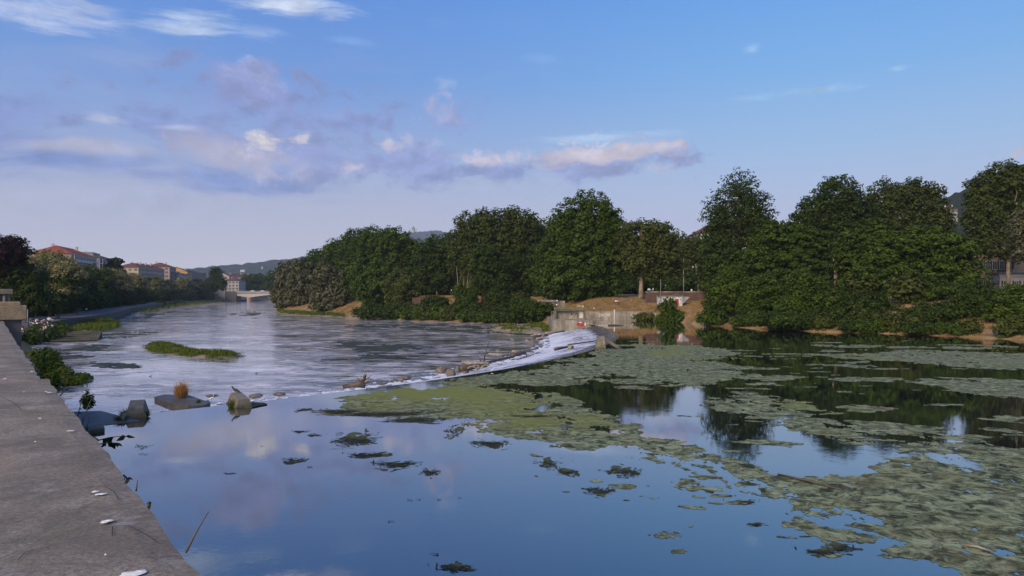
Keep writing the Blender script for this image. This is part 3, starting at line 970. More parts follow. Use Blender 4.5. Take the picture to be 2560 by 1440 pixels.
# hairline cracks
for pts in ([(281, 1339), (281, 1316), (300, 1313), (325, 1315), (345, 1326), (372, 1340), (394, 1356)], [(45, 1400), (62, 1382), (85, 1374), (125, 1367)], [(200, 1220), (235, 1217), (262, 1216), (285, 1228), (298, 1250)], [(195, 1275), (215, 1262), (240, 1258)], [(2, 990), (30, 1005), (55, 1025)]):
    bb = MB()
    P3 = [on(x, y, CT + 0.004) for x, y in pts]
    for i in range(len(P3) - 1):
        a, c2 = P3[i], P3[i + 1]
        w = (c2 - a).cross(Vector((0, 0, 1))).normalized() * 0.0014
        bb.add([inv @ (a - w), inv @ (a + w), inv @ (c2 + w), inv @ (c2 - w)], [(0, 1, 2, 3)])
    bb.build('crack', M['crack'], par)
# pillar at the end of the wall
pl = empty('parapet_pillar', pe(23.3, 0.55, -3), 'ochre stone pillar with a moulded cap ending the parapet', 'pillar')
def plbox(nm, s0, s1, n0, n1, z0, z1, mat, bev=0.02):
    bb = MB()
    iv = Matrix.Translation(-Vector(pl.location))
    bb.box(s0, s1, n0, n1, z0, z1, M=iv @ PM)
    return bevel(bb.build(nm, mat, pl), bev)
sP = sj(848)
zc = lambda py, D: CZ - (py - HY) / F * D
Dp = 20.1
plbox('shaft', 22.6, 24.0, -0.36, 1.5, -3, zc(800, Dp), M['coping'], 0.015)
plbox('cap', 22.45, 24.15, -0.48, 1.65, zc(800, Dp), zc(764, Dp), M['pillar'], 0.02)
plbox('cap_top', 22.6, 24.0, -0.34, 1.48, zc(764, Dp), zc(755, Dp), M['pillar'], 0.015)
# the plinth of a second pillar further along the embankment
p2 = empty('stone_plinth', pe(37.2, 0.1, 0), 'small grey stone plinth with fluted sides beyond the pillar', 'plinth')
iv2 = Matrix.Translation(-Vector(p2.location))
bb = MB()
D2 = 32.0
bb.box(36.6, 37.8, -0.42, 0.8, 0, zc(736, D2), M=iv2 @ PM)
bevel(bb.build('shaft', M['coping'], p2), 0.02)
bb = MB()
bb.box(36.45, 37.95, -0.52, 0.9, zc(736, D2), zc(723, D2), M=iv2 @ PM)
bevel(bb.build('cap', M['coping'], p2), 0.03)
for q in (0.3, 0.5, 0.7, 0.9):
    bb = MB()
    bb.tube([iv2 @ pe(36.6 - 0.03, -0.5 + q, 3), iv2 @ pe(36.6 - 0.03, -0.5 + q, zc(738, D2))], [0.06, 0.06], 8)
    bb.build('flute', M['coping'], p2, smooth=True)
# embankment wall below and beyond the parapet
em = MB()
em.box(24.2, 62, 0.3, 1.2, -3.2, 4.4, M=PM)
o = em.build('embankment_wall', M['stone_wall'])
tag(o, 'dark stone embankment wall running on from the parapet pillar', 'wall')

# ---------------------------------------------------------------- trees and bushes
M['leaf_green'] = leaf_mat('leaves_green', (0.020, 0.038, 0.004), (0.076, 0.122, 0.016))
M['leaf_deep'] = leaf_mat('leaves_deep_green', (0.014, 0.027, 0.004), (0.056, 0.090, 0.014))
M['leaf_olive'] = leaf_mat('leaves_olive', (0.028, 0.037, 0.006), (0.102, 0.122, 0.026), extra=(0.062, 0.082, 0.016))
M['leaf_brown'] = leaf_mat('leaves_browned', (0.023, 0.034, 0.006), (0.082, 0.104, 0.022), extra=(0.050, 0.074, 0.014))
M['leaf_willow'] = leaf_mat('leaves_willow', (0.045, 0.050, 0.022), (0.145, 0.148, 0.078))
M['leaf_bright'] = leaf_mat('leaves_bright', (0.022, 0.044, 0.005), (0.084, 0.130, 0.016))
M['leaf_purple'] = leaf_mat('leaves_purple', (0.012, 0.006, 0.008), (0.040, 0.016, 0.018))
M['leaf_conifer'] = leaf_mat('leaves_conifer', (0.010, 0.022, 0.012), (0.028, 0.046, 0.022))
M['blossom'] = leaf_mat('blossom', (0.15, 0.14, 0.05), (0.34, 0.30, 0.14), trans=0.15)
M['grass'] = leaf_mat('marsh_grass', (0.050, 0.078, 0.008), (0.130, 0.165, 0.022))
M['straw'] = leaf_mat('dry_grass', (0.28, 0.14, 0.04), (0.52, 0.30, 0.11), trans=0.15)

def unit(n, rng):
    v = rng.normal(size=(n, 3))
    return v / np.linalg.norm(v, axis=1, keepdims=True)

def leaves(P, N, size, tint, rng, long=1.0, mat=None, name='crown', droop=0.0):
    """leaf-shaped faces at P with normals N"""
    n = len(P)
    r = unit(n, rng)
    if droop:
        r = r * (1 - droop) + np.array([0, 0, -1.0]) * droop
    a = np.cross(N, r)
    a /= np.linalg.norm(a, axis=1, keepdims=True) + 1e-9
    b = np.cross(N, a)
    if droop:
        a, b = b, a
    s = size * (0.6 + 0.8 * rng.random((n, 1)))
    V = np.empty((n, 4, 3))
    V[:, 0] = P - a * s * 0.62 * long
    V[:, 1] = P + b * s * 0.40 + N * s * 0.1
    V[:, 2] = P + a * s * 0.62 * long
    V[:, 3] = P - b * s * 0.40 + N * s * 0.1
    Q = np.arange(n * 4).reshape(n, 4)
    return fast_mesh(name, V.reshape(-1, 3), Q, mat, {'tint': tint})

def crown_points(blobs, clump, leaf, dens, rng, flat=0.75, inner=0.55, wild=0.16, top=False):
    Ps, Ns, Ts = [], [], []
    for (cx, cy, cz, rx, ry, rz) in blobs:
        area = 4 * math.pi * (((rx * ry) ** 1.6 + (rx * rz) ** 1.6 + (ry * rz) ** 1.6) / 3) ** (1 / 1.6)
        nc = max(6, int(area / (clump ** 2 * 1.0)))
        d = unit(nc, rng)
        if top:
            d[:, 2] = np.abs(d[:, 2])
        k = 1 - inner * rng.random(nc) ** 1.7
        k = k * (1 + wild * rng.normal(size=nc) * 0.6)
        C = np.array([cx, cy, cz]) + d * np.array([rx, ry, rz]) * k[:, None]
        cr = clump * (0.55 + 0.75 * rng.random(nc))
        per = np.maximum(4, (dens * 2 * math.pi * cr ** 2 / leaf ** 2)).astype(int)
        idx = np.repeat(np.arange(nc), per)
        n = len(idx)
        e = unit(n, rng)
        e[:, 2] += 0.2
        e /= np.linalg.norm(e, axis=1, keepdims=True)
        p = C[idx] + e * (cr[idx] * (0.45 + 0.6 * rng.random(n)))[:, None] * np.array([1, 1, flat])
        nn = e * 0.7 + d[idx] * 0.35 + np.array([0, 0, 0.45]) + rng.normal(size=(n, 3)) * 0.45
        nn /= np.linalg.norm(nn, axis=1, keepdims=True)
        ct = rng.random(nc)
        tt = np.clip(ct[idx] * 0.6 + rng.random(n) * 0.45 - 0.02, 0, 1)
        Ps.append(p)
        Ns.append(nn)
        Ts.append(tt)
    return np.concatenate(Ps), np.concatenate(Ns), np.concatenate(Ts)

def wood(base, top, r0, targets, rng, n=7, lean=0.0):
    """tapered trunk with limbs reaching for the targets"""
    b = MB()
    H = top - base
    pts, rad = [], []
    for i in range(8):
        u = i / 7
        w = Vector((rng.normal(), rng.normal(), 0)) * r0 * 0.35 * (u if u < 1 else 1)
        pts.append(base + H * u + w)
        rad.append(r0 * (1.35 if i == 0 else 1.0) * (1 - 0.72 * u))
    b.tube(pts, rad, n)
    for q, tg in enumerate(targets):
        u = 0.35 + 0.5 * rng.random()
        k = min(6, int(u * 7))
        s = pts[k] + (pts[k + 1] - pts[k]) * (u * 7 - k)
        v = tg - s
        mid = s + v * 0.5 + Vector((rng.normal() * 0.08, rng.normal() * 0.08, 0.10 + 0.05 * rng.random())) * v.length
        rr = r0 * (0.24 + 0.18 * rng.random())
        b.tube([s, s + (mid - s) * 0.5, mid, mid + (tg - mid) * 0.6, tg], [rr, rr * 0.8, rr * 0.6, rr * 0.4, rr * 0.12], 5)
        if q % 2 == 0:
            w2 = unit(1, rng)[0] * v.length * 0.35
            b.tube([mid, mid + Vector(w2) * 0.6, mid + Vector(w2)], [rr * 0.4, rr * 0.25, rr * 0.06], 4)
    return b

_seed = [100]
GROW = 1.10
def tree(name, label, D, blobs, basepx, mat='leaf_green', leaf=0.6, clump=1.5, dens=1.0, r0=0.45, bark='bark', cat='tree', group=None, z=None, left=False, droop=0.0, inner=0.55, limbs=9, blossom=0.0, flat=0.75, deep=0.85, long=1.0, wild=0.16, loc=None, sink=0.4, trunk=True):
    _seed[0] += 1
    rng = np.random.default_rng(_seed[0])
    bx = (basepx - CX) / F * D
    zg = z if z is not None else (ground_l(bx, D) if left else ground_r(bx, D))
    base = Vector((bx, D, zg - sink))
    k = D / F
    W = []
    for b in blobs:
        cx, cy, rx, ry = b[:4]
        dd = b[4] if len(b) > 4 else 0.0
        p = at(cx, cy, D + dd) - base
        W.append((p.x, p.y, p.z, rx * k * GROW, max(rx, ry * 0.7) * k * deep, ry * k * (1 + (GROW - 1) * 0.5)))
    e = empty(name, base, label, cat, group)
    P, N, T = crown_points(W, clump, leaf, dens, rng, flat, inner, wild)
    m = P[:, 2] > 0.15
    me = leaves(P[m], N[m], leaf, T[m], rng, long, M[mat], 'crown', droop)
    link('crown', me, None, e)
    if blossom:
        P, N, T = crown_points(W, clump, leaf, dens * blossom, rng, flat, 0.12, wild, True)
        m = P[:, 2] > 0.6
        link('blossoms', leaves(P[m] + N[m] * 0.25, N[m], leaf * 0.8, T[m], rng, 1.0, M['blossom'], 'blossoms'), None, e)
    if trunk:
        hi = max(W, key=lambda q: q[2] + q[5])
        top = Vector((hi[0] * 0.8, hi[1] * 0.8, hi[2] + hi[5] * 0.45))
        tg = []
        for i in range(limbs):
            q = W[i % len(W)]
            v = unit(1, rng)[0]
            tg.append(Vector((q[0] + v[0] * q[3] * 0.75, q[1] + v[1] * q[4] * 0.75, q[2] + abs(v[2]) * q[5] * 0.6)))
        wood(Vector((0, 0, 0)), top, r0, tg, rng).build('trunk', M[bark], e, smooth=True)
    return e

def bush(label, D, blobs, basepx, mat='leaf_green', leaf=0.45, clump=0.9, dens=1.0, group='bushes along the right bank', name='bush', **kw):
    return tree(name, label, D, blobs, basepx, mat, leaf, clump, dens, r0=0.10, cat='bush', group=group, limbs=6, **kw)

def copy_tree(src, loc, rz, s, label=None, group=None):
    r = src.copy()
    COL.objects.link(r)
    r.location = loc
    r.rotation_euler = (0, 0, rz)
    r.scale = (s, s, s)
    if label:
        r['label'] = label
    if group:
        r['group'] = group
    for ch in src.children:
        c = ch.copy()
        COL.objects.link(c)
        c.parent = r
    return r

GR = 'large trees on the right bank'
# --- right bank, from the bridge to the weir
tree('willow_tree', 'grey-green willow hanging over the water, closest to the far bridge', 352, [(722, 712, 34, 52), (708, 735, 24, 45), (735, 750, 26, 36)], 722, 'leaf_willow', 0.75, 1.7, 1.0, 0.5, group=GR, droop=0.45, long=1.7)
tree('willow_tree', 'tall grey-green willow between the bridge willow and the green wood', 336, [(762, 705, 38, 55), (752, 745, 34, 42), (790, 735, 30, 42)], 765, 'leaf_willow', 0.75, 1.7, 1.0, 0.5, group=GR, droop=0.45, long=1.7)
tree('willow_tree', 'olive willow with low drooping boughs beside the dry grass slope', 300, [(815, 712, 36, 50), (845, 725, 30, 45), (822, 755, 40, 34)], 822, 'leaf_willow', 0.7, 1.6, 1.0, 0.5, group=GR, droop=0.4, long=1.6)
tree('leafy_tree', 'round green tree rising behind the willows', 372, [(800, 668, 50, 40), (835, 655, 42, 40), (760, 690, 40, 34)], 805, 'leaf_green', 0.8, 1.9, 0.9, 0.5, group=GR)
tree('leafy_tree', 'green tree on the shoulder of the wood above the dry slope', 325, [(870, 655, 58, 62), (905, 625, 46, 48), (850, 700, 50, 50)], 880, 'leaf_green', 0.75, 1.9, 0.95, 0.55, group=GR)
tree('leafy_tree', 'broad dense green tree in the middle of the wood', 300, [(940, 645, 68, 66), (972, 622, 46, 48), (920, 700, 60, 55), (960, 730, 50, 40)], 950, 'leaf_green', 0.72, 1.8, 1.0, 0.6, group=GR)
tree('leafy_tree', 'green domed tree just below the hilltop basilica', 292, [(985, 630, 46, 54), (1045, 636, 40, 36), (1000, 690, 60, 50), (1072, 645, 26, 34)], 1015, 'leaf_green', 0.72, 1.8, 1.0, 0.6, group=GR)
tree('weeping_tree', 'bright weeping tree with hanging boughs above the dry slope', 268, [(925, 715, 32, 52), (955, 705, 36, 50), (900, 690, 24, 40)], 940, 'leaf_green', 0.6, 1.4, 1.0, 0.35, group=GR, droop=0.45, long=1.7)
tree('plane_tree', 'pale olive young plane tree standing in front of the dark wood', 248, [(1005, 715, 34, 40), (1010, 745, 32, 32), (985, 745, 22, 32), (1000, 775, 36, 20)], 1004, 'leaf_olive', 0.6, 1.4, 1.0, 0.28, 'plane_bark', group=GR)
tree('leafy_tree', 'dark tree on a slim bare trunk above the stone wall', 266, [(1085, 640, 40, 42), (1075, 680, 34, 30), (1115, 665, 32, 45), (1095, 700, 30, 24)], 1093, 'leaf_deep', 0.65, 1.6, 1.0, 0.32, 'plane_bark', group=GR, sink=0.2)
e = tree('plane_tree', 'huge brownish domed plane tree with clustered pale trunks', 242, [(1190, 590, 52, 58), (1240, 575, 58, 52), (1295, 580, 50, 56), (1165, 635, 40, 58), (1230, 650, 70, 60), (1310, 645, 52, 60), (1330, 580, 26, 36)], 1160, 'leaf_brown', 0.68, 1.7, 0.8, 0.5, 'plane_bark', group=GR, inner=0.4, limbs=16)
tree('leafy_tree', 'dark low-branched tree standing left of the stone embankment wall', 226, [(1230, 690, 46, 40), (1215, 655, 40, 40), (1250, 715, 42, 34)], 1205, 'leaf_deep', 0.6, 1.4, 1.0, 0.3, group=GR)
tree('leafy_tree', 'dark tree filling the space behind the stone embankment wall', 232, [(1300, 690, 46, 52), (1345, 680, 40, 60), (1330, 725, 44, 24)], 1276, 'leaf_deep', 0.6, 1.5, 1.0, 0.35, group=GR)
tree('linden_tree', 'largest dense green tree, its leaves down to the ground above the gatehouse', 205, [(1470, 555, 62, 66), (1420, 575, 44, 52), (1515, 575, 40, 52), (1400, 640, 50, 60), (1460, 650, 80, 75), (1520, 650, 40, 70), (1440, 710, 80, 44), (1505, 715, 50, 38), (1375, 690, 44, 50)], 1462, 'leaf_green', 0.6, 1.5, 1.05, 0.7, group=GR, limbs=14)
tree('plane_tree', 'plane tree with a thick forked pale trunk on the dry grass', 198, [(1600, 590, 44, 40), (1640, 590, 40, 38), (1585, 630, 40, 40), (1650, 635, 44, 44), (1610, 650, 50, 40), (1680, 655, 26, 34), (1635, 688, 30, 18)], 1603, 'leaf_olive', 0.6, 1.4, 0.75, 0.72, 'plane_bark', group=GR, limbs=18)
tree('leafy_tree', 'dim tree in the gap right of the forked plane', 262, [(1700, 640, 34, 46), (1735, 650, 34, 55), (1720, 690, 40, 24)], 1758, 'leaf_olive', 0.65, 1.5, 0.9, 0.3, 'plane_bark', group=GR)
tree('poplar_tree', 'tall airy poplar with sky showing through its pointed crown', 196, [(1850, 480, 42, 46), (1810, 525, 44, 52), (1885, 530, 48, 55), (1850, 575, 70, 60), (1790, 580, 30, 50), (1910, 565, 28, 40)], 1850, 'leaf_deep', 0.5, 1.1, 0.42, 0.5, group=GR, inner=0.75, limbs=20, wild=0.25)
tree('leafy_tree', 'dark tree below the airy poplar, left side', 190, [(1800, 640, 44, 50), (1830, 690, 50, 46), (1780, 690, 36, 40)], 1812, 'leaf_deep', 0.55, 1.3, 1.0, 0.35, group=GR)
tree('tree_of_heaven', 'layered tree with hanging seed bunches under the red roof', 184, [(1930, 600, 50, 44), (1990, 600, 54, 42), (2030, 615, 36, 48), (1900, 650, 48, 40), (1970, 660, 70, 44), (2020, 690, 40, 40)], 1960, 'leaf_green', 0.55, 1.3, 1.0, 0.35, group=GR, flat=0.45)
tree('plane_tree', 'dark plane tree right of the red roof', 208, [(2095, 490, 50, 46), (2050, 530, 50, 44), (2130, 530, 46, 50), (2085, 575, 60, 50), (2020, 560, 40, 34)], 2088, 'leaf_deep', 0.6, 1.4, 0.8, 0.55, 'plane_bark', group=GR, inner=0.6, limbs=14)
tree('plane_tree', 'brownish plane tree beside the hillside villa gap', 214, [(2215, 505, 44, 46), (2270, 490, 46, 38), (2320, 510, 44, 48), (2250, 560, 66, 46), (2340, 560, 40, 46), (2180, 545, 34, 44)], 2262, 'leaf_brown', 0.6, 1.4, 0.75, 0.55, 'plane_bark', group=GR, inner=0.6, limbs=14)
tree('plane_tree', 'tall plane tree in front of the ochre house', 190, [(2470, 480, 46, 50), (2525, 455, 52, 46), (2590, 470, 50, 60), (2455, 545, 42, 50), (2530, 550, 62, 54), (2480, 605, 46, 40), (2590, 590, 40, 60)], 2520, 'leaf_brown', 0.58, 1.35, 0.95, 0.6, 'plane_bark', group=GR, inner=0.6, limbs=14)
tree('tree_of_heaven', 'wide layered green tree over the bare earth bank', 150, [(2250, 625, 62, 42), (2310, 605, 66, 36), (2370, 630, 62, 40), (2200, 680, 60, 42), (2290, 690, 82, 44), (2390, 690, 60, 50), (2240, 745, 66, 42), (2330, 755, 66, 42)], 2300, 'leaf_bright', 0.5, 1.15, 0.95, 0.32, group=GR, flat=0.4)
tree('tree_of_heaven', 'deep green layered tree beside the pale leaning trunk', 162, [(2140, 610, 48, 42), (2180, 590, 40, 36), (2130, 660, 48, 44), (2150, 715, 50, 46)], 2160, 'leaf_green', 0.5, 1.2, 0.95, 0.3, group=GR, flat=0.45)
tree('willow_tree', 'pale grey-green tree overhanging the ochre house', 165, [(2560, 600, 44, 60), (2590, 560, 50, 50)], 2600, 'leaf_willow', 0.5, 1.1, 0.7, 0.3, group=GR, droop=0.3)
# --- dim second row that closes the wood
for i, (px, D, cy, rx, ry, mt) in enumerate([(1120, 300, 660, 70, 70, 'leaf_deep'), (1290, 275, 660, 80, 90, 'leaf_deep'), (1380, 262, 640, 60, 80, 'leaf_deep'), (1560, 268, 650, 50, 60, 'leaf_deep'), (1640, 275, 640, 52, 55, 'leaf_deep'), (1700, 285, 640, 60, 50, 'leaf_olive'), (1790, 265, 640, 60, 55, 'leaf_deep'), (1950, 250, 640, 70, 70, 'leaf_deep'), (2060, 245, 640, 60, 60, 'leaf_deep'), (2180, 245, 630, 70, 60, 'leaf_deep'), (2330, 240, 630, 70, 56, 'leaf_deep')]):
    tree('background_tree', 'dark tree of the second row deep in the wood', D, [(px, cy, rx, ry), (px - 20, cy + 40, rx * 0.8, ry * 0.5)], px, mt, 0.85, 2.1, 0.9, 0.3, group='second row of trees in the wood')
# --- bushes at the water
B_ = [
    ('low bush below the pale young plane', 238, [(930, 780, 44, 16), (985, 782, 40, 16)], 950, 'leaf_deep'),
    ('small round bush beside the white stone at the water', 230, [(1047, 785, 22, 18)], 1047, 'leaf_green'),
    ('large dome-shaped bush below the stone wall', 226, [(1095, 775, 42, 30), (1085, 758, 28, 16)], 1095, 'leaf_deep'),
    ('ivy-covered bush climbing the pale trunk cluster', 222, [(1165, 780, 40, 26), (1165, 752, 24, 26), (1150, 735, 14, 22), (1180, 735, 14, 20)], 1168, 'leaf_green'),
    ('spreading bush right of the bare earth gully', 213, [(1250, 770, 36, 34), (1240, 745, 26, 22), (1225, 790, 34, 16)], 1248, 'leaf_deep'),
    ('tall pale bush in front of the stone embankment wall', 205, [(1310, 775, 30, 34), (1330, 790, 36, 18), (1300, 750, 20, 20)], 1312, 'leaf_olive'),
    ('bush at the left foot of the gatehouse', 196, [(1360, 788, 26, 16), (1350, 805, 22, 10)], 1352, 'leaf_green'),
    ('bush growing at the end of the concrete river wall', 174, [(1612, 792, 20, 12)], 1616, 'leaf_olive'),
    ('dark bush in front of the graffiti hut', 164, [(1672, 775, 22, 26), (1690, 795, 26, 16), (1665, 798, 24, 14)], 1674, 'leaf_green'),
    ('large bright bush at the edge of the dry slope', 150, [(1815, 740, 46, 44), (1830, 700, 34, 34), (1790, 760, 30, 26)], 1815, 'leaf_bright'),
    ('tall bush with drooping leaf sprays beside the bright bush', 140, [(1920, 735, 52, 46), (1890, 765, 40, 34), (1960, 770, 50, 34)], 1918, 'leaf_green'),
    ('bright leafy bush under the layered tree', 131, [(2010, 730, 46, 50), (2040, 760, 40, 40), (1990, 775, 46, 30)], 2012, 'leaf_bright'),
    ('low dark bush touching the water under the bright bushes', 126, [(1960, 803, 70, 14), (2040, 800, 50, 18), (2085, 795, 30, 22)], 2010, 'leaf_deep'),
    ('low bush between the two bare earth patches', 119.5, [(2150, 812, 46, 16), (2205, 815, 30, 14)], 2170, 'leaf_deep'),
    ('dark bush at the foot of the wide layered tree', 119, [(2330, 785, 60, 26), (2270, 805, 40, 18)], 2320, 'leaf_deep'),
    ('dense bush below the ochre house', 118, [(2440, 755, 50, 46), (2400, 780, 40, 30)], 2440, 'leaf_deep'),
    ('bright broad bush at the edge of the ochre house yard', 112, [(2530, 765, 52, 46), (2580, 760, 40, 50), (2500, 790, 40, 24)], 2530, 'leaf_bright'),
    ('small dark bush by the water below the bare earth', 112.5, [(2390, 822, 26, 12), (2300, 822, 40, 12)], 2350, 'leaf_deep'),
    ('thick bush under the deep green layered tree', 130, [(2120, 765, 46, 36), (2180, 770, 46, 34)], 2150, 'leaf_deep'),
]
for lab, D, bl, px, mt in B_:
    bush(lab, D, bl, px, mt, leaf=0.42 * (D / 180) ** 0.5, clump=0.95)
for lab, D, bl, px, mt in [('bush overgrowing the middle of the rubble stone wall', 190, [(1335, 775, 26, 22), (1318, 762, 20, 16)], 1330, 'leaf_green'), ('ivy bush at the left end of the rubble stone wall', 191, [(1296, 770, 16, 26), (1285, 785, 20, 18)], 1294, 'leaf_deep'), ('small bush against the end pier of the rubble wall', 190, [(1372, 776, 12, 16)], 1372, 'leaf_deep')]:
    bush(lab, D, bl, px, mt, leaf=0.42, clump=0.9)
# --- left bank
GL = 'trees along the left promenade'
tree('copper_beech', 'dark purple beech above the bridge pillar', 165, [(18, 628, 50, 36), (-30, 640, 50, 50)], 0, 'leaf_purple', 0.42, 1.1, 1.0, 0.3, group=GL, left=True)
tree('leafy_tree', 'dark tree behind the bridge pillar', 168, [(40, 695, 48, 44), (0, 680, 50, 50), (80, 740, 38, 44), (30, 750, 50, 50)], 40, 'leaf_deep', 0.42, 1.1, 1.0, 0.3, group=GL, left=True)
ca1 = tree('catalpa_tree', 'broad catalpa covered in cream blossom beside the dark pillar tree', 215, [(110, 690, 46, 40), (155, 700, 46, 38), (90, 725, 40, 40), (140, 735, 50, 30)], 125, 'leaf_green', 0.5, 1.2, 1.0, 0.3, group=GL, left=True, blossom=0.8)
tree('leafy_tree', 'loose grey-green tree in front of the red roofed apartment block', 262, [(122, 655, 28, 26), (130, 680, 24, 20), (165, 690, 34, 18)], 130, 'leaf_olive', 0.6, 1.2, 0.8, 0.25, group=GL, left=True)
tree('leafy_tree', 'tall round green tree between two blossoming catalpas', 318, [(235, 705, 38, 42), (240, 740, 36, 32), (220, 745, 26, 26)], 238, 'leaf_green', 0.55, 1.3, 1.0, 0.3, group=GL, left=True)
ca2 = tree('catalpa_tree', 'rounded catalpa in blossom right of the tall green tree', 370, [(288, 708, 30, 28), (305, 725, 28, 22), (275, 730, 26, 24)], 290, 'leaf_green', 0.6, 1.4, 1.0, 0.3, group=GL, left=True, blossom=0.75)
tree('cedar_tree', 'dark flat-topped cedar beside the grey apartment block', 400, [(290, 655, 16, 10), (283, 668, 20, 9), (296, 680, 18, 9), (288, 692, 20, 8)], 288, 'leaf_conifer', 0.9, 1.5, 1.0, 0.35, group=GL, left=True, flat=0.4)
tree('poplar_tree', 'tall dark tree before the white gabled house', 690, [(540, 692, 16, 22), (535, 712, 20, 16), (552, 708, 12, 16)], 540, 'leaf_deep', 1.3, 2.6, 1.0, 0.4, group=GL, left=True)
k = 0
for D in (190, 240, 262, 285, 342, 395, 425, 452, 480, 510, 540, 575, 610, 645, 680, 715, 745):
    y = D
    lx = np.interp(y, [p[1] for p in LPOLY], [p[0] for p in LPOLY])
    x = lx - 21 - random.random() * 6
    src = (ca1, ca2)[k % 2]
    s = (1.0, 1.1, 0.95, 1.08)[k % 4] * (1.0 if src is ca1 else 0.95)
    copy_tree(src, (x, y, ground_l(x, y) - 0.6), 0.9 + k * 1.7, s, 'blossoming catalpa in the row along the left promenade', GL)
    k += 1
dk = tree('leafy_tree', 'dark round tree in the row along the left promenade', 330, [(232, 700, 26, 24), (225, 728, 28, 22), (248, 728, 22, 20)], 236, 'leaf_deep', 0.8, 1.7, 1.0, 0.3, group=GL, left=True)
for D, off in ((180, 34), (200, 17), (228, 18), (252, 18), (275, 17), (300, 18), (325, 17), (352, 30), (370, 17), (410, 18), (450, 18), (490, 17), (530, 18), (570, 18), (610, 17), (650, 18), (700, 18), (730, 20), (270, 36), (310, 38), (440, 34), (520, 34)):
    lx = np.interp(D, [p[1] for p in LPOLY], [p[0] for p in LPOLY])
    x = lx - off
    copy_tree(dk, (x, D, ground_l(x, D) - 1.5), D * 0.7, 0.7 + 0.5 * ((D * 7) % 10) / 10, 'dark round tree in the row along the left promenade', GL)
# woods beyond the bridge
for i, (px, D, s) in enumerate([(625, 860, 1.5), (650, 880, 1.6), (672, 840, 1.5), (690, 820, 1.7), (610, 930, 1.4), (705, 900, 1.8), (640, 960, 1.7)]):
    copy_tree(dk, ((px - CX) / F * D, D, 3.5), i * 2.1, s, 'dark tree beyond the far bridge', 'trees beyond the far bridge')
# hedge bushes at the promenade slope
hb = bush('dark hedge bush on the slope above the left promenade', 240, [(152, 768, 26, 14), (165, 772, 20, 10)], 158, 'leaf_deep', 0.45, 0.9, group='hedge bushes on the left slope', left=True, name='hedge_bush')
for i, (D, off) in enumerate([(165, 16), (182, 17), (200, 15), (218, 16), (262, 16), (285, 16), (310, 16), (340, 16), (375, 16), (415, 16), (455, 16), (500, 16), (545, 16), (590, 16), (640, 16), (690, 16), (720, 16)]):
    lx = np.interp(D, [p[1] for p in LPOLY], [p[0] for p in LPOLY])
    copy_tree(hb, (lx - off, D, ground_l(lx - off, D) - 0.2), i * 1.3, 1.0 + 0.3 * (i % 3) + D / 900)

# dark understorey that closes the view between the trunks
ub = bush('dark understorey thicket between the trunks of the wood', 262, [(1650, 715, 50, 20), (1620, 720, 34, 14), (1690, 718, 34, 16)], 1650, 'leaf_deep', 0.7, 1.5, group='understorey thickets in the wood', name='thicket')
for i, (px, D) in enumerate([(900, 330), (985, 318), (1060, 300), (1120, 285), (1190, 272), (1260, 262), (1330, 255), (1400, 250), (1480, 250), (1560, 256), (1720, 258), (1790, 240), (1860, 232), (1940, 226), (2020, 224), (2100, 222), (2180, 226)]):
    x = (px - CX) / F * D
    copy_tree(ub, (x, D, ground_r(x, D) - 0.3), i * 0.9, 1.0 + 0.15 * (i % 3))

# bushes that fringe the right shore
GS = 'low bushes fringing the right shore'
fr = [bush('low leafy bush fringing the right shore', 119, [(2160, 815, 30, 20)], 2160, 'leaf_deep', 0.34, 0.7, group=GS, name='shore_bush'),
      bush('low leafy bush fringing the right shore', 118, [(2180, 815, 34, 16), (2200, 818, 24, 14)], 2190, 'leaf_green', 0.34, 0.7, group=GS, name='shore_bush'),
      bush('low leafy bush fringing the right shore', 118, [(2230, 812, 22, 24)], 2230, 'leaf_olive', 0.34, 0.7, group=GS, name='shore_bush')]
rngs = np.random.default_rng(3)
def shore_run(y0, y1, x0, x1, step, inl, smin, smax, gaps=(), lab=None):
    n = int(math.hypot(x1 - x0, y1 - y0) / step)
    for i in range(n):
        u = (i + rngs.random() * 0.7) / n
        x, y = x0 + (x1 - x0) * u, y0 + (y1 - y0) * u
        px = CX + x / y * F
        if any(a < px < b for a, b in gaps):
            continue
        nx, ny = (y0 - y1), (x1 - x0)
        L_ = math.hypot(nx, ny)
        s_ = 1 if (nx * 0.5 + ny) > 0 else -1
        o_ = inl + rngs.random() * 2.0
        x, y = x + s_ * nx / L_ * o_, y + s_ * ny / L_ * o_
        s = smin + (smax - smin) * rngs.random()
        copy_tree(fr[int(rngs.random() * 3)], (x, y, ground_r(x, y) - 0.3), rngs.random() * 6.28, s, lab)
gp_ = ((1775, 1835), (2085, 2135), (2285, 2335), (2415, 2500), (1700, 1745))
shore_run(144, 121, 40, 52.6, 1.7, 1.0, 0.8, 1.4, gp_, 'low leafy bush at the waterline below the tall drooping bushes')
shore_run(121, 115, 52.6, 63, 1.7, 1.0, 0.8, 1.4, gp_, 'low leafy bush at the waterline below the wide layered tree')
shore_run(115, 100, 63, 72, 1.7, 1.0, 0.7, 1.2, gp_, 'low leafy bush at the waterline below the ochre house')
shore_run(207, 190, -9, 6, 2.4, 1.0, 1.0, 1.8, (), 'leafy shore bush between the gatehouse and the pale trunks')
shore_run(232, 207, -36, -9, 2.4, 1.0, 1.1, 1.9, ((1020, 1040), (1128, 1140)), 'leafy shore bush below the low reddish wall')
shore_run(262, 232, -57, -36, 3.0, 1.2, 0.9, 1.5, (), 'leafy shore bush below the weeping tree')
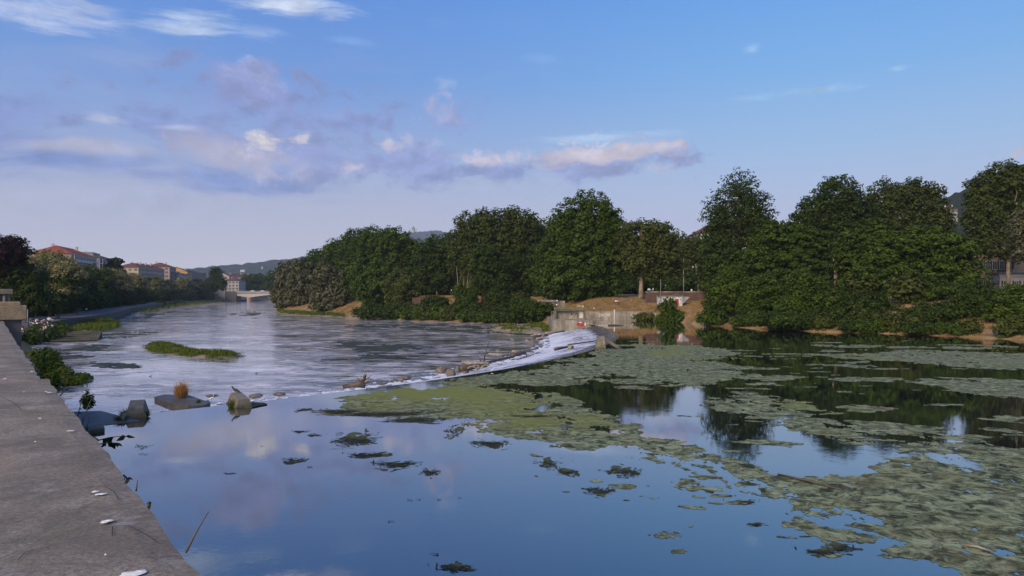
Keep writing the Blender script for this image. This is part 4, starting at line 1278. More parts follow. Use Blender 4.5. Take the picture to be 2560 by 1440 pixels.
for i, (px, D) in enumerate([(2250, 148), (2300, 150), (2345, 152), (2390, 150), (2200, 152), (2150, 150), (2090, 152), (2320, 134), (2270, 132), (2400, 130)]):
    x = (px - CX) / F * D
    copy_tree(fr[i % 3], (x, D, ground_r(x, D) - 0.4), i * 1.1, 1.3 + 0.3 * (i % 3), 'leafy undergrowth bush in the shade of the wide layered tree', 'undergrowth of the right bank')
# straw-dry grass on the open slopes
def slope_grass(n, x0, x1, y0, y1, dmin, dmax, seed, h=0.32, w=0.10):
    rng = np.random.default_rng(seed)
    x, y = rng.uniform(x0, x1, n * 4), rng.uniform(y0, y1, n * 4)
    sd, z = polydist(x, y, RPOLY_A, RPROF_A, RDL)
    z = z + (fbm(x / 7, y / 7, 4, 3) - 0.5) * 0.25 * 4 * np.clip((sd + 2) / 6, 0, 1)
    k = (sd > dmin) & (sd < dmax) & (fbm(x / 2.5, y / 2.5, 4, 77) > 0.40)
    x, y, z = x[k][:n], y[k][:n], z[k][:n]
    m = len(x)
    d = np.c_[rng.normal(size=m) * 0.5, rng.normal(size=m) * 0.5, np.ones(m)]
    d /= np.linalg.norm(d, axis=1, keepdims=True)
    L_ = h * (0.5 + rng.random(m))
    side = np.cross(d, unit(m, rng))
    side /= np.linalg.norm(side, axis=1, keepdims=True)
    B = np.c_[x, y, z - 0.04]
    V = np.empty((m, 4, 3))
    V[:, 0], V[:, 1], V[:, 2], V[:, 3] = B - side * w * 0.6, B + d * (L_ * 0.5)[:, None] - side * w * 0.4, B + d * L_[:, None], B + side * w * 0.6
    return fast_mesh('dry_grass', V.reshape(-1, 3), np.arange(m * 4).reshape(m, 4), M['hay'], {'tint': rng.random(m)})
M['hay'] = leaf_mat('hay', (0.15, 0.085, 0.028), (0.40, 0.27, 0.11), trans=0.15)
tag(link('dry_grass', slope_grass(30000, 0, 62, 120, 205, 1.0, 24, 71)), 'straw-dry grass covering the open slope by the river wall', 'grass', kind='stuff')
tag(link('dry_grass', slope_grass(24000, -75, 10, 185, 300, 2.0, 24, 72, 0.4, 0.14)), 'straw-dry grass on the banks under the wood', 'grass', kind='stuff')
tag(link('dry_grass', slope_grass(16000, 45, 95, 80, 140, 0.6, 14, 73, 0.28, 0.08)), 'straw-dry grass on the earth bank under the layered trees', 'grass', kind='stuff')

# ---------------------------------------------------------------- concrete blocks, slabs, driftwood, rocks, islands, birds
def local(o_loc, pts):
    return [Vector(p) - Vector(o_loc) for p in pts]

def frustum_block(label, px, py, w, d, h, rz, top=0.55, hole=False, z0=-0.25):
    """weir tooth: wide foot, narrower top, higher at its back"""
    c = on(px, py)
    e = empty('concrete_block', (c.x, c.y, z0), label, 'block', 'concrete teeth on the weir crest', rz)
    hw = w / 2
    bm = bmesh.new()
    foot = [(-hw, 0, 0), (hw, 0, 0), (hw, d, 0), (-hw, d, 0)]
    tw = hw * top
    topv = [(-tw, 0.18 * h, h * 0.78), (tw, 0.18 * h, h * 0.78), (tw, d * 0.92, h), (-tw, d * 0.92, h)]
    v = [bm.verts.new(p) for p in foot + topv]
    for f in ((3, 2, 1, 0), (4, 5, 6, 7), (0, 1, 5, 4), (1, 2, 6, 5), (2, 3, 7, 6), (3, 0, 4, 7)):
        bm.faces.new([v[i] for i in f])
    me = bpy.data.meshes.new('body')
    bm.to_mesh(me)
    bm.free()
    bevel(link('body', me, M['block'], e), 0.03)
    return e
b1 = frustum_block('concrete weir tooth overgrown with weeds, beside the dark apron', 338, 1046, 1.3, 2.0, 0.98, 0.42)
b2 = frustum_block('concrete weir tooth with a dark bird perched on it', 612, 1019, 1.12, 2.1, 0.92, 0.62)
# far tooth: a block with a raking arm
c = on(1508, 874)
b3 = empty('concrete_block', (c.x, c.y, -0.3), 'pale concrete tooth with a raking arm at the bend of the weir', 'block', 'concrete teeth on the weir crest')
MB().add([(-0.9, 0.2, 0), (0.35, -0.2, 0), (0.35, 1.4, 0), (-0.9, 1.6, 0), (-0.55, 0.3, 1.75), (0.15, 0.1, 1.85), (0.15, 1.1, 1.85), (-0.55, 1.2, 1.75)], [(3, 2, 1, 0), (4, 5, 6, 7), (0, 1, 5, 4), (1, 2, 6, 5), (2, 3, 7, 6), (3, 0, 4, 7)]).build('body', M['block'], b3)
MB().add([(0.15, 0.2, 1.80), (0.15, 0.8, 1.80), (2.5, 1.6, 0.25), (2.5, 0.9, 0.25), (0.15, 0.2, 1.35), (0.15, 0.8, 1.35), (2.3, 1.6, 0.0), (2.3, 0.9, 0.0)], [(0, 3, 2, 1), (4, 5, 6, 7), (0, 4, 7, 3), (3, 7, 6, 2), (2, 6, 5, 1), (1, 5, 4, 0)]).build('arm', M['block'], b3)
MB().box(-0.2, 2.4, 0.0, 1.4, 0.0, 0.34).build('footing', M['concrete_dark'], b3)
# broken kerb piece by the first tooth and the beam by the parapet
def beam(label, pts, h, mat, z=0.0, name='concrete_beam'):
    q = [on(x, y, z) for x, y in pts]
    c = sum(q, Vector()) / len(q)
    e = MB()
    e.prism([(p.x - c.x, p.y - c.y) for p in q], -0.35, h)
    o = e.build(name, mat, None, (c.x, c.y, z))
    bevel(o, 0.03)
    return tag(o, label, 'concrete')
beam('short concrete beam lying in the water by the parapet', [(218, 1086), (262, 1079), (258, 1068), (222, 1073)], 0.18, M['block'])
beam('broken concrete stub leaning beside the overgrown weir tooth', [(298, 1052), (310, 1056), (322, 1040), (312, 1036)], 0.22, M['block'])
# dark wet apron at the near end of the weir
a0, a1, a2, a3 = on(150, 1075, 0.02), on(352, 1052, 0.02), on(252, 1027, 0.22), on(150, 1030, 0.3)
o = MB().add([a0, a1, a2, a3, Vector((a0.x, a0.y, -2)), Vector((a1.x, a1.y, -2)), Vector((a2.x + 0.1, a2.y + 1, -2.2)), Vector((a3.x, a3.y + 1, -2.2))], [(0, 1, 2, 3), (0, 4, 5, 1), (1, 5, 6, 2), (2, 6, 7, 3), (3, 7, 4, 0), (4, 7, 6, 5)]).build('concrete_apron', M['concrete_dark'])
tag(o, 'dark wet concrete apron between the parapet and the weir', 'apron')
# tilted slab with the golden grass
sz = -0.55
top = [on(386, 992, sz + 0.25), on(410, 986, sz + 0.25), on(470, 987, sz + 0.2), on(520, 1004, sz + 0.1), on(505, 1013, sz + 0.05), on(470, 1012, sz), on(425, 1008, sz + 0.05)]
c = sum(top, Vector()) / len(top)
n = len(top)
o = MB().add([p - c for p in top] + [p - c - Vector((0, 0, 0.45)) for p in top], [tuple(range(n))] + [tuple(range(n, 2 * n))[::-1]] + [(i, n + i, n + (i + 1) % n, (i + 1) % n) for i in range(n)]).build('concrete_slab', M['concrete_dark'], None, c)
tag(o, 'flat broken concrete slab below the weir carrying golden grass', 'slab')
for pts, lab in (([(500, 1012), (520, 1004), (526, 1010), (512, 1018), (470, 1020)], 'small broken slab propped against the crest'),):
    q = [on(x, y, -0.3) for x, y in pts]
    c = sum(q, Vector()) / len(q)
    o = MB().prism([(p.x - c.x, p.y - c.y) for p in q], -0.5, 0.12).build('broken_slab', M['concrete_dark'], None, c)
    tag(o, lab, 'slab')

# --- tufts and plants made of blades
def blades(n, rad, h, rng, width=0.02, lean=0.35, base=None):
    th = rng.random(n) * 2 * math.pi
    rr = rad * np.sqrt(rng.random(n))
    bx, by = rr * np.cos(th), rr * np.sin(th)
    B = np.c_[bx, by, np.zeros(n)] if base is None else base
    n = len(B)
    L = h * (0.45 + 0.7 * rng.random(n))
    if base is None:
        L = L * (1.2 - 0.75 * rr / rad)
    d = np.c_[rng.normal(size=n) * lean, rng.normal(size=n) * lean, np.ones(n)]
    d += np.c_[B[:, 0], B[:, 1], np.zeros(n)] * (0.22 / max(rad, 0.05)) * (0.6 if base is None else 0)
    d /= np.linalg.norm(d, axis=1, keepdims=True)
    side = np.cross(d, unit(n, rng))
    side /= np.linalg.norm(side, axis=1, keepdims=True)
    mid = B + d * (L * 0.55)[:, None]
    bend = np.c_[d[:, 0] * 0.8, d[:, 1] * 0.8, -0.12 * np.ones(n)]
    tip = B + d * L[:, None] + bend * (L * 0.25)[:, None]
    V = np.empty((n, 4, 3))
    V[:, 0], V[:, 1], V[:, 2], V[:, 3] = B - side * width * 0.5, mid - side * width * 0.5, tip, mid + side * width * 0.6
    return V.reshape(-1, 3), np.arange(n * 4).reshape(n, 4), rng.random(n)
def tuft(name, label, loc, n, rad, h, mat, width=0.02, lean=0.3, cat='grass', group=None, seed=1):
    rng = np.random.default_rng(seed)
    V, Q, T = blades(n, rad, h, rng, width, lean)
    o = link(name, fast_mesh(name, V, Q, M[mat], {'tint': T}), None, None, loc)
    return tag(o, label, cat, group)
p = on(453, 993, sz + 0.22)
tuft('grass_tuft', 'tuft of tall golden dry grass on the broken slab', p, 1200, 0.36, 1.25, 'straw', 0.014, 0.16, seed=2)
p = on(497, 1009, sz + 0.1)
tuft('weed_tuft', 'small green weed tuft at the edge of the broken slab', p, 160, 0.12, 0.4, 'grass', 0.02, 0.3, 'plant', seed=3)
for i, (x, y, r_, h_) in enumerate([(318, 1040, 0.32, 0.45), (302, 1052, 0.22, 0.4), (360, 1042, 0.2, 0.5)]):
    tuft('weed_tuft', 'green weeds growing round the foot of the overgrown weir tooth', on(x, y, 0.0), 260, r_, h_, 'grass', 0.03, 0.5, 'plant', 'weeds at the overgrown tooth', seed=10 + i)
tuft('weed_tuft', 'weeds on the floating mat under the bird tooth', on(588, 1016, 0.0), 260, 0.32, 0.6, 'grass', 0.025, 0.4, 'plant', seed=15)
q = [on(x, y, 0.0) for x, y in [(566, 1010), (600, 1006), (660, 1009), (668, 1012), (630, 1020), (585, 1017)]]
c = sum(q, Vector()) / len(q)
o = MB().prism([(p.x - c.x, p.y - c.y) for p in q], -0.1, 0.06).build('weed_mat', M['weedbed'], None, c)
tag(o, 'dark mat of weed caught round the foot of the bird tooth', 'weed')
# the leafy little bush on the apron
def little_bush(label, loc, rx, h, n, mat, leaf, seed, name='bush', group=None):
    rng = np.random.default_rng(seed)
    e = empty(name, loc, label, 'bush', group)
    P, N, T = crown_points([(0, 0, h * 0.52, rx, rx, h * 0.5)], rx * 0.4, leaf, n, rng, 0.8, 0.8)
    m = P[:, 2] > 0.02
    link('foliage', leaves(P[m], N[m], leaf, T[m], rng, 1.1, M[mat], 'foliage'), None, e)
    b = MB()
    for i in range(5):
        v = unit(1, rng)[0]
        b.tube([(0, 0, -0.05), (v[0] * rx * 0.3, v[1] * rx * 0.3, h * 0.4), (v[0] * rx * 0.6, v[1] * rx * 0.6, h * 0.8)], [0.02, 0.014, 0.005], 5)
    b.build('stem', M['bark'], e)
    return e
little_bush('small upright leafy bush growing on the wet apron', on(220, 1024, 0.12), 0.32, 0.98, 1.0, 'leaf_bright', 0.11, 21)
# greenery at the foot of the embankment
for i, (x, y, rx, h, mt) in enumerate([(150, 958, 1.3, 1.3, 'grass'), (130, 945, 1.2, 1.8, 'leaf_bright'), (118, 920, 1.3, 1.9, 'leaf_bright'), (178, 962, 1.3, 0.7, 'grass'), (105, 903, 1.2, 1.6, 'leaf_green'), (205, 948, 0.9, 0.4, 'grass'), (128, 980, 0.9, 1.7, 'leaf_green')]):
    little_bush('%s at the foot of the embankment below the parapet' % ('broad bright bush', 'tall green bush', 'tallest green bush behind the others', 'low bright plant spreading to the water', 'dark bush closest to the terrace', 'small bright plant alone in the shallows', 'narrow dark bush closest to the apron')[i], on(x, y, LOW), rx, h, 0.9, mt, 0.2, 30 + i, 'bush', 'bushes at the foot of the embankment')

# --- islands of gravel and marsh grass in the river
def island(label, poly, z, h, ngrass, gh, seed, matg='grass', width=0.05, gcover=0.45, name='gravel_island'):
    rng = np.random.default_rng(seed)
    P = [on(x, y, z) for x, y in poly]
    c = sum(P, Vector()) / len(P)
    e = empty(name, c, label, 'island')
    xs_ = [p.x for p in P]
    ys_ = [p.y for p in P]
    st = max((max(xs_) - min(xs_)), (max(ys_) - min(ys_))) / 70
    X, Y = np.meshgrid(np.arange(min(xs_) - 2, max(xs_) + 2, st), np.arange(min(ys_) - 2, max(ys_) + 2, st))
    pl_ = [(p.x, p.y) for p in P]
    sd = poly_sd(X, Y, pl_)
    Z = -0.25 + np.clip(sd + 0.8, 0, 2.5) * h / 2.5 + (fbm(X / 1.1, Y / 1.1, 4, seed) - 0.5) * 0.35
    idx = np.arange(X.size).reshape(X.shape)
    Q = np.c_[idx[:-1, :-1].ravel(), idx[:-1, 1:].ravel(), idx[1:, 1:].ravel(), idx[1:, :-1].ravel()]
    Q = Q[(sd.ravel()[Q] > -1.2).any(axis=1)]
    link('gravel', fast_mesh('gravel', np.c_[X.ravel() - c.x, Y.ravel() - c.y, Z.ravel()], Q, M['gravel'], smooth=True), None, e)
    px_ = rng.uniform(min(xs_), max(xs_), ngrass * 4)
    py_ = rng.uniform(min(ys_), max(ys_), ngrass * 4)
    s2 = poly_sd(px_, py_, pl_)
    keep = (s2 > 0.2) & (fbm(px_ / 3.0, py_ / 4.0, 4, seed + 3) > gcover)
    px_, py_, s2 = px_[keep][:ngrass], py_[keep][:ngrass], s2[keep][:ngrass]
    Bz = -0.25 + np.clip(s2 + 0.8, 0, 2.5) * h / 2.5
    hh = gh * (0.5 + fbm(px_ / 2, py_ / 2, 3, seed + 9))
    V, Qb, T = blades(0, 1, gh, rng, width, 0.45, np.c_[px_ - c.x, py_ - c.y, Bz])
    V = V.reshape(-1, 4, 3)
    V[:, 1:, 2] = V[:, :1, 2] + (V[:, 1:, 2] - V[:, :1, 2]) * (hh / gh)[:, None]
    gr = link('grass', fast_mesh('grass', V.reshape(-1, 3), Qb, M[matg], {'tint': T}), None, e)
    gr['kind'] = 'stuff'
    return e
island('low gravel island with two patches of marsh grass in mid river', [(350, 868), (400, 858), (450, 866), (500, 880), (560, 880), (625, 890), (570, 903), (480, 895), (420, 888), (375, 880)], LOW, 0.5, 7000, 0.65, 41, width=0.09)
island('grassy marsh island beside the promenade quay', [(172, 832), (200, 808), (250, 800), (300, 812), (302, 822), (250, 833), (200, 837)], LOW, 0.9, 9000, 1.2, 42, width=0.14, gcover=0.25, name='marsh_island')
island('narrow grass spit below the stepped quay', [(235, 800), (260, 786), (330, 772), (355, 774), (320, 786), (290, 797)], LOW, 0.8, 6000, 1.3, 43, width=0.2, gcover=0.3, name='marsh_island')
island('grass fringe along the far promenade', [(330, 785), (420, 766), (500, 757), (570, 752), (560, 757), (450, 770), (360, 786)], LOW, 0.9, 7000, 1.6, 44, width=0.35, gcover=0.25, name='marsh_island')
island('bright grass spit below the willows', [(690, 777), (740, 775), (800, 780), (870, 786), (860, 793), (760, 789), (700, 784)], LOW, 0.7, 7000, 1.1, 45, width=0.3, gcover=0.2, name='marsh_island')
island('pale gravel bar between the gatehouse and the weir', [(1225, 822), (1290, 815), (1380, 812), (1445, 812), (1475, 815), (1400, 826), (1350, 834), (1260, 832)], LOW, 0.9, 2500, 0.7, 46, width=0.16, gcover=0.52)

# --- rocks
def rock_mesh(seed):
    rng = np.random.default_rng(seed)
    bm = bmesh.new()
    bmesh.ops.create_icosphere(bm, subdivisions=2, radius=1.0)
    off = rng.random(3) * 40
    for v in bm.verts:
        d = v.co.normalized()
        k = 0.75 + 0.5 * float(fbm(d.x * 1.3 + off[0], d.y * 1.3 + d.z + off[1], 3, seed % 9))
        v.co = d * k
    me = bpy.data.meshes.new('rock')
    bm.to_mesh(me)
    bm.free()
    me.materials.append(M['rock'])
    return me
RM = [rock_mesh(i) for i in (3, 4, 5, 6)]
RK = [(1103, 927, 1.5, 0.8, 0), (1127, 933, 1.45, 0.85, 1), (1146, 924, 1.1, 0.5, 2), (1165, 929, 0.9, 0.6, 3), (1330, 856, 2.4, 0.7, 0), (1318, 851, 0.9, 0.9, 1), (1245, 876, 1.0, 0.35, 2), (1318, 893, 0.8, 0.3, 3), (1210, 827, 1.0, 0.5, 1), (1214, 824, 1.1, 0.5, 0), (1240, 830, 0.8, 0.5, 2), (1252, 829, 0.8, 0.5, 3), (1228, 831, 0.7, 0.4, 0), (1262, 829, 0.7, 0.5, 1), (1180, 812, 0.7, 0.4, 2), (1230, 805, 1.4, 0.6, 3), (1255, 806, 1.2, 0.5, 0), (1270, 808, 1.0, 0.5, 1), (1205, 806, 1.1, 0.5, 2), (1061, 800, 1.2, 0.9, 1), (1126, 803, 1.0, 0.6, 0), (1300, 826, 1.3, 0.4, 1), (1325, 829, 1.0, 0.4, 2), (1290, 829, 0.9, 0.4, 3), (1012, 945, 1.3, 0.4, 0), (1003, 948, 1.0, 0.3, 2), (985, 950, 0.7, 0.25, 3), (955, 958, 1.3, 0.25, 1), (640, 990, 1.4, 0.3, 1), (700, 985, 1.2, 0.22, 2), (530, 990, 1.2, 0.2, 3)]
for i, (x, y, w, h, k) in enumerate(RK):
    far_ = y < 835
    p = on(x, y, LOW if y < 900 else (-1.7 if y < 940 else -1.2))
    o = bpy.data.objects.new('rock', RM[k])
    COL.objects.link(o)
    o.location = p
    o.scale = (w * 0.42, w * 0.36, h * 0.6)
    o.rotation_euler[2] = i * 1.3
    g_ = 'pale rocks by the gravel bar' if far_ else 'rocks below the weir'
    tag(o, 'pale river rock near the gravel bar and the bushes' if far_ else 'river rock lying below the weir among the driftwood', 'rock', g_)

# --- driftwood
def log(label, pts, r, mat='wood', branch=(), z=-1.3, name='driftwood_log', group='driftwood caught on the weir'):
    q = [on(x, y, zz if zz is not None else z) for x, y, zz in [(p + (None,))[:3] if len(p) == 2 else p for p in pts]]
    c = q[0].copy()
    e = empty(name, c, label, 'driftwood', group)
    n = len(q)
    MB().tube([p - c for p in q], [r * (1 - 0.45 * i / (n - 1)) * (0.9 + 0.2 * random.random()) for i in range(n)], 7).build('trunk', M[mat], e, smooth=True)
    for b in branch:
        w = [on(x, y, z) + Vector((0, 0, zz)) - c for x, y, zz in b]
        MB().tube(w, [r * 0.45 * (1 - 0.7 * i / (len(w) - 1)) for i in range(len(w))], 5).build('branch', M[mat], e, smooth=True)
    return e
log('pale driftwood trunk lying highest on the near log pile', [(1158, 906), (1175, 909), (1200, 908), (1222, 909)], 0.26, z=-0.9)
log('thick brown driftwood trunk under the pale one', [(1152, 922), (1175, 918), (1200, 916), (1216, 914)], 0.34, 'wetwood', z=-1.2)
log('driftwood log with a tall thin dead sapling standing on it', [(1204, 912), (1225, 905), (1250, 899), (1285, 892)], 0.22, 'wetwood', [[(1210, 905, 0), (1213, 905, 1.0), (1222, 905, 2.2), (1230, 905, 3.0)], [(1205, 908, 0), (1198, 908, 0.6), (1190, 908, 0.9)]], z=-1.3)
log('long smooth driftwood branch across the current', [(1222, 885), (1245, 887), (1265, 886), (1290, 880), (1325, 874)], 0.18, z=-1.5)
log('double driftwood log wedged in mid weir', [(1282, 880), (1300, 878), (1330, 874), (1345, 871)], 0.24, 'wood', z=-1.4)
log('brown driftwood pile stem at the middle of the weir', [(1280, 888), (1298, 885), (1312, 882)], 0.26, 'wetwood', z=-1.4)
log('driftwood log stranded high on the weir face', [(1388, 873), (1405, 870), (1425, 866)], 0.22, 'wetwood', z=-0.9)
log('pale round log end beside the stranded log', [(1424, 869), (1432, 867)], 0.32, 'wood', z=-0.9)
log('long thin wet branch trailing down the white water', [(1420, 862), (1455, 857), (1490, 852), (1508, 848)], 0.12, 'wetwood', z=-0.7)
log('short dark branch sticking over the weir crest', [(1378, 902, -0.3), (1400, 898, 0.1), (1411, 893, 0.25)], 0.14, 'wetwood', z=0)
log('driftwood heap log by the far end of the weir', [(1335, 842), (1352, 839), (1370, 838)], 0.3, 'wetwood', z=-1.7)
log('pale driftwood log crossing the heap by the gravel bar', [(1342, 847), (1358, 844), (1372, 845)], 0.26, 'wood', z=-1.7)
log('pale branch on the heap by the gravel bar', [(1355, 841), (1363, 836), (1372, 832)], 0.16, 'wood', z=-1.6)
log('low pale driftwood strip by the weir end', [(1365, 833), (1400, 829), (1428, 824)], 0.28, 'wood', z=-1.4)
log('small pale branch adrift below the heap', [(1272, 846), (1280, 849), (1284, 850)], 0.14, 'wood', z=-1.9)
for x, y in ((1170, 920), (1180, 917), (1190, 922), (1205, 917)):
    log('twisted pale branch in the near log pile', [(x, y), (x + 8, y - 4), (x + 18, y - 2)], 0.1, 'wood', z=-0.9)
# root ball
c = on(905, 970, -0.9)
rb = empty('root_ball', c, 'upturned tree root ball with bare roots caught on the weir', 'driftwood')
rng = np.random.default_rng(77)
b = MB()
b.tube([Vector((-1.5, 0.1, 0.1)), Vector((-0.8, 0.05, 0.22)), Vector((-0.2, 0, 0.32)), Vector((0.2, 0, 0.35))], [0.16, 0.2, 0.3, 0.38], 8)
b.build('trunk', M['wetwood'], rb, smooth=True)
for i in range(16):
    a = rng.random() * 6.28
    u = Vector((math.cos(a) * 0.9, rng.normal() * 0.4, abs(math.sin(a)) * 0.9 + 0.1)) * (0.5 + 0.5 * rng.random())
    s = Vector((0.1, 0, 0.3))
    MB().tube([s, s + u * 0.5 + Vector((0, 0, 0.08)), s + u], [0.11, 0.07, 0.02], 5).build('root', M['wood'] if i % 3 else M['wetwood'], rb, smooth=True)
MB().tube([Vector((0.2, 0, 0.5)), Vector((0.22, 0, 0.95)), Vector((0.18, 0, 1.3)), Vector((0.22, 0, 1.6))], [0.05, 0.035, 0.025, 0.01], 5).build('root', M['wood'], rb, smooth=True)

# --- weed wisps drifting on the pool
M['wisp'] = leaf_mat('drifting_weed', (0.014, 0.016, 0.010), (0.055, 0.062, 0.034), trans=0.05)
def wisp(label, px, py, wpx, hpx, ang, n, seed, mat='wisp'):
    n = int(n * 0.35)
    rng = np.random.default_rng(seed)
    c = on(px, py, 0.012)
    kx, ky = wpx * c.y / F * 0.5, hpx * c.y ** 2 / (CZ * F) * 0.5
    u = rng.normal(size=n) * 0.45
    w = rng.normal(size=n) * 0.45
    bend = (u ** 2) * 0.6 - 0.2
    X, Y = u * kx, (w * 0.7 + bend) * ky
    ca, sa = math.cos(ang), math.sin(ang)
    th = ang + rng.normal(size=n) * 0.6 + u * 0.8
    L = kx * (0.10 + 0.22 * rng.random(n))
    dx, dy = np.cos(th) * L, np.sin(th) * L
    wd = 0.012 + 0.02 * rng.random(n) * c.y / 25
    nx, ny = -np.sin(th) * wd, np.cos(th) * wd
    z = rng.random(n) * 0.01
    V = np.empty((n, 4, 3))
    V[:, 0] = np.c_[X - dx, Y - dy, z]
    V[:, 1] = np.c_[X + nx, Y + ny, z + 0.004]
    V[:, 2] = np.c_[X + dx, Y + dy, z]
    V[:, 3] = np.c_[X - nx, Y - ny, z + 0.004]
    e = empty('drifting_weed', c, label, 'weed', 'weed drifting on the pool')
    st_ = link('strands', fast_mesh('strands', V.reshape(-1, 3), np.arange(n * 4).reshape(n, 4), M[mat], {'tint': rng.random(n)}), None, e)
    st_['kind'] = 'stuff'
    if wpx >= 34:
        sd = rng.random() * 50
        def fld(Xw, Yw):
            u_, v_ = (Xw - c.x) / kx, (Yw - c.y) / ky
            u2, v2 = u_, v_ - 0.35 * np.sin(u_ * 2.2 + sd)
            nn = fbm(u2 * 2.2 + sd, v2 * 3.0 + sd, 6, 23, 0.7)
            return 0.75 - u2 ** 2 - v2 ** 2 + (nn - 0.56) * 5.5
        o = sheet('raft', 0.0, 0.006, px - wpx * 0.75, px + wpx * 0.75, py - hpx * 1.1, py + hpx * 1.1, max(0.8, wpx / 90), max(0.35, hpx / 60), fld, M['darkalgae'], None)
        if o is not None:
            o.parent = e
            o.matrix_parent_inverse = Matrix.Translation(-c)
            o['kind'] = 'stuff'
M['darkalgae'] = pm('dark_weed_raft', (0.022, 0.026, 0.012), (0.060, 0.066, 0.026), 3.0, 0.8, 0.5, 6, spec=0.2, c3=(0.11, 0.125, 0.05), scale3=0.9, bdist=0.03)
WS = [(890, 1100, 110, 40, .1, 500), (925, 1136, 110, 14, 0, 260), (990, 1160, 120, 22, -.2, 300), (1076, 1180, 50, 20, .1, 220), (1225, 1108, 100, 22, .2, 300), (735, 1150, 55, 18, .5, 90), (775, 1167, 22, 5, 0, 40), (750, 1078, 46, 8, -.2, 70), (785, 1088, 36, 8, -.1, 70), (760, 1024, 40, 12, 0, 120), (845, 1028, 130, 14, 0.05, 420), (950, 1035, 240, 14, 0.0, 600), (1140, 1077, 50, 40, -.5, 200), (365, 1117, 22, 14, 0, 110), (350, 1115, 28, 8, 0, 80), (362, 1135, 26, 5, 0, 40), (1025, 1250, 20, 8, .3, 30), (1050, 1248, 20, 5, 0, 22), (1100, 1248, 20, 5, 0, 22), (1150, 1243, 22, 4, .2, 22), (978, 1302, 26, 8, 0, 24), (1090, 1385, 26, 8, 0, 50), (1140, 1420, 90, 22, 0, 150), (575, 1183, 34, 4, 0, 30), (1420, 1180, 60, 24, 0, 160), (1370, 1160, 60, 30, -.4, 140), (1500, 1226, 90, 24, -.2, 160), (1560, 1180, 90, 30, -.3, 220), (660, 1115, 20, 5, 0, 20), (1040, 1050, 160, 16, 0, 360), (2100, 1370, 90, 24, -.3, 160), (1860, 1255, 60, 14, -.3, 60), (2060, 1380, 90, 20, -.3, 120), (1890, 1310, 50, 10, -.3, 50), (1330, 1040, 120, 10, 0, 200)]
for i, (x, y, w, h, a, n) in enumerate(WS):
    wisp(('wide dark raft of tangled water weed on the calm pool' if w >= 100 else 'small clump of dark water weed on the calm pool' if w >= 45 else 'few thin strands of water weed on the calm pool'), x, y, w, h, a, n, 500 + i)
# floating sticks
def stick(label, p0, p1, r, z=0.03, mat='wetwood'):
    a, c2 = on(*p0, z), on(*p1, z)
    o = MB().tube([Vector(), (c2 - a) * 0.5 + Vector((0, 0, r)), c2 - a], [r, r * 0.8, r * 0.3], 6).build('floating_branch', M[mat], None, a, smooth=True)
    tag(o, label, 'branch')
stick('long thin branch floating on the algae', (1945, 1187), (2108, 1226), 0.05)
stick('pale bent stick floating on the algae', (2405, 1362), (2482, 1380), 0.045, mat='wood')
stick('short dark stick beside the long floating branch', (2128, 1226), (2142, 1222), 0.04)
# --- birds
M['white_feather'] = pm('white_feathers', (0.80, 0.80, 0.80), (0.66, 0.67, 0.7), 20, 0.8)
M['dark_feather'] = pm('dark_feathers', (0.022, 0.020, 0.018), (0.05, 0.045, 0.04), 20, 0.6)
M['beak'] = pm('beak', (0.05, 0.045, 0.04), None, rough=0.5)
def bird(name, label, loc, rz, s, mat, neck, legs, cat):
    """body, S-shaped neck and head as one skin; beak and legs as parts"""
    e = empty(name, loc, label, cat, rz=rz)
    b = MB()
    pts = [(-0.26, 0, legs + 0.02), (-0.18, 0, legs + 0.05), (-0.05, 0, legs + 0.09), (0.06, 0, legs + 0.12), (0.12, 0, legs + 0.17)]
    rad = [0.012, 0.045, 0.075, 0.068, 0.045]
    hx, hz = 0.14, legs + 0.17
    for i, (dx, dz, r_) in enumerate(neck):
        pts.append((hx + dx, 0, hz + dz))
        rad.append(r_)
    b.tube([Vector(p) * s for p in pts], [r_ * s for r_ in rad], 10)
    b.build('body', mat, e, smooth=True)
    tip = Vector(pts[-1]) * s
    MB().tube([tip, tip + Vector((0.05, 0, -0.008)) * s, tip + Vector((0.10, 0, -0.02)) * s], [0.012 * s, 0.008 * s, 0.002 * s], 6).build('beak', M['beak'], e)
    for y in (-0.025, 0.025):
        MB().tube([Vector((0, y, legs + 0.06)) * s, Vector((0.02, y, legs * 0.5)) * s, Vector((0, y, 0)) * s, Vector((0.05, y, 0.003)) * s], [0.012 * s, 0.007 * s, 0.006 * s, 0.004 * s], 5).build('leg', M['beak'], e)
    return e
EN = [(0.03, 0.08, 0.026), (0.0, 0.17, 0.02), (-0.01, 0.25, 0.02), (0.03, 0.31, 0.024), (0.07, 0.33, 0.03), (0.11, 0.325, 0.012)]
p = on(529, 1004, -0.75)
bird('egret', 'small white egret standing in the riffle below the weir', p, 0.2, 0.8, M['white_feather'], EN, 0.2, 'bird')
p = on(1231, 930, -0.02)
bird('egret', 'tiny white egret at the white water of the crest', p, 0.4, 0.6, M['white_feather'], EN, 0.18, 'bird')
CN = [(0.02, 0.04, 0.042), (0.03, 0.08, 0.036), (0.06, 0.10, 0.038), (0.10, 0.095, 0.014)]
tz = b2.matrix_basis @ Vector((-0.05, 1.8, 0.9))
bird('dark_bird', 'dark plump bird resting on top of the concrete tooth', tz, 2.9, 1.15, M['dark_feather'], CN, 0.04, 'bird')
for i, (x, y) in enumerate([(375, 942), (680, 812), (690, 814), (704, 815), (722, 815), (1060, 868), (640, 935)]):
    bird('duck', 'small dark duck swimming on the river below the weir', on(x, y, LOW - 0.04), i * 1.1, 0.75, M['dark_feather'], CN, -0.05, 'bird')['group'] = 'ducks on the river'
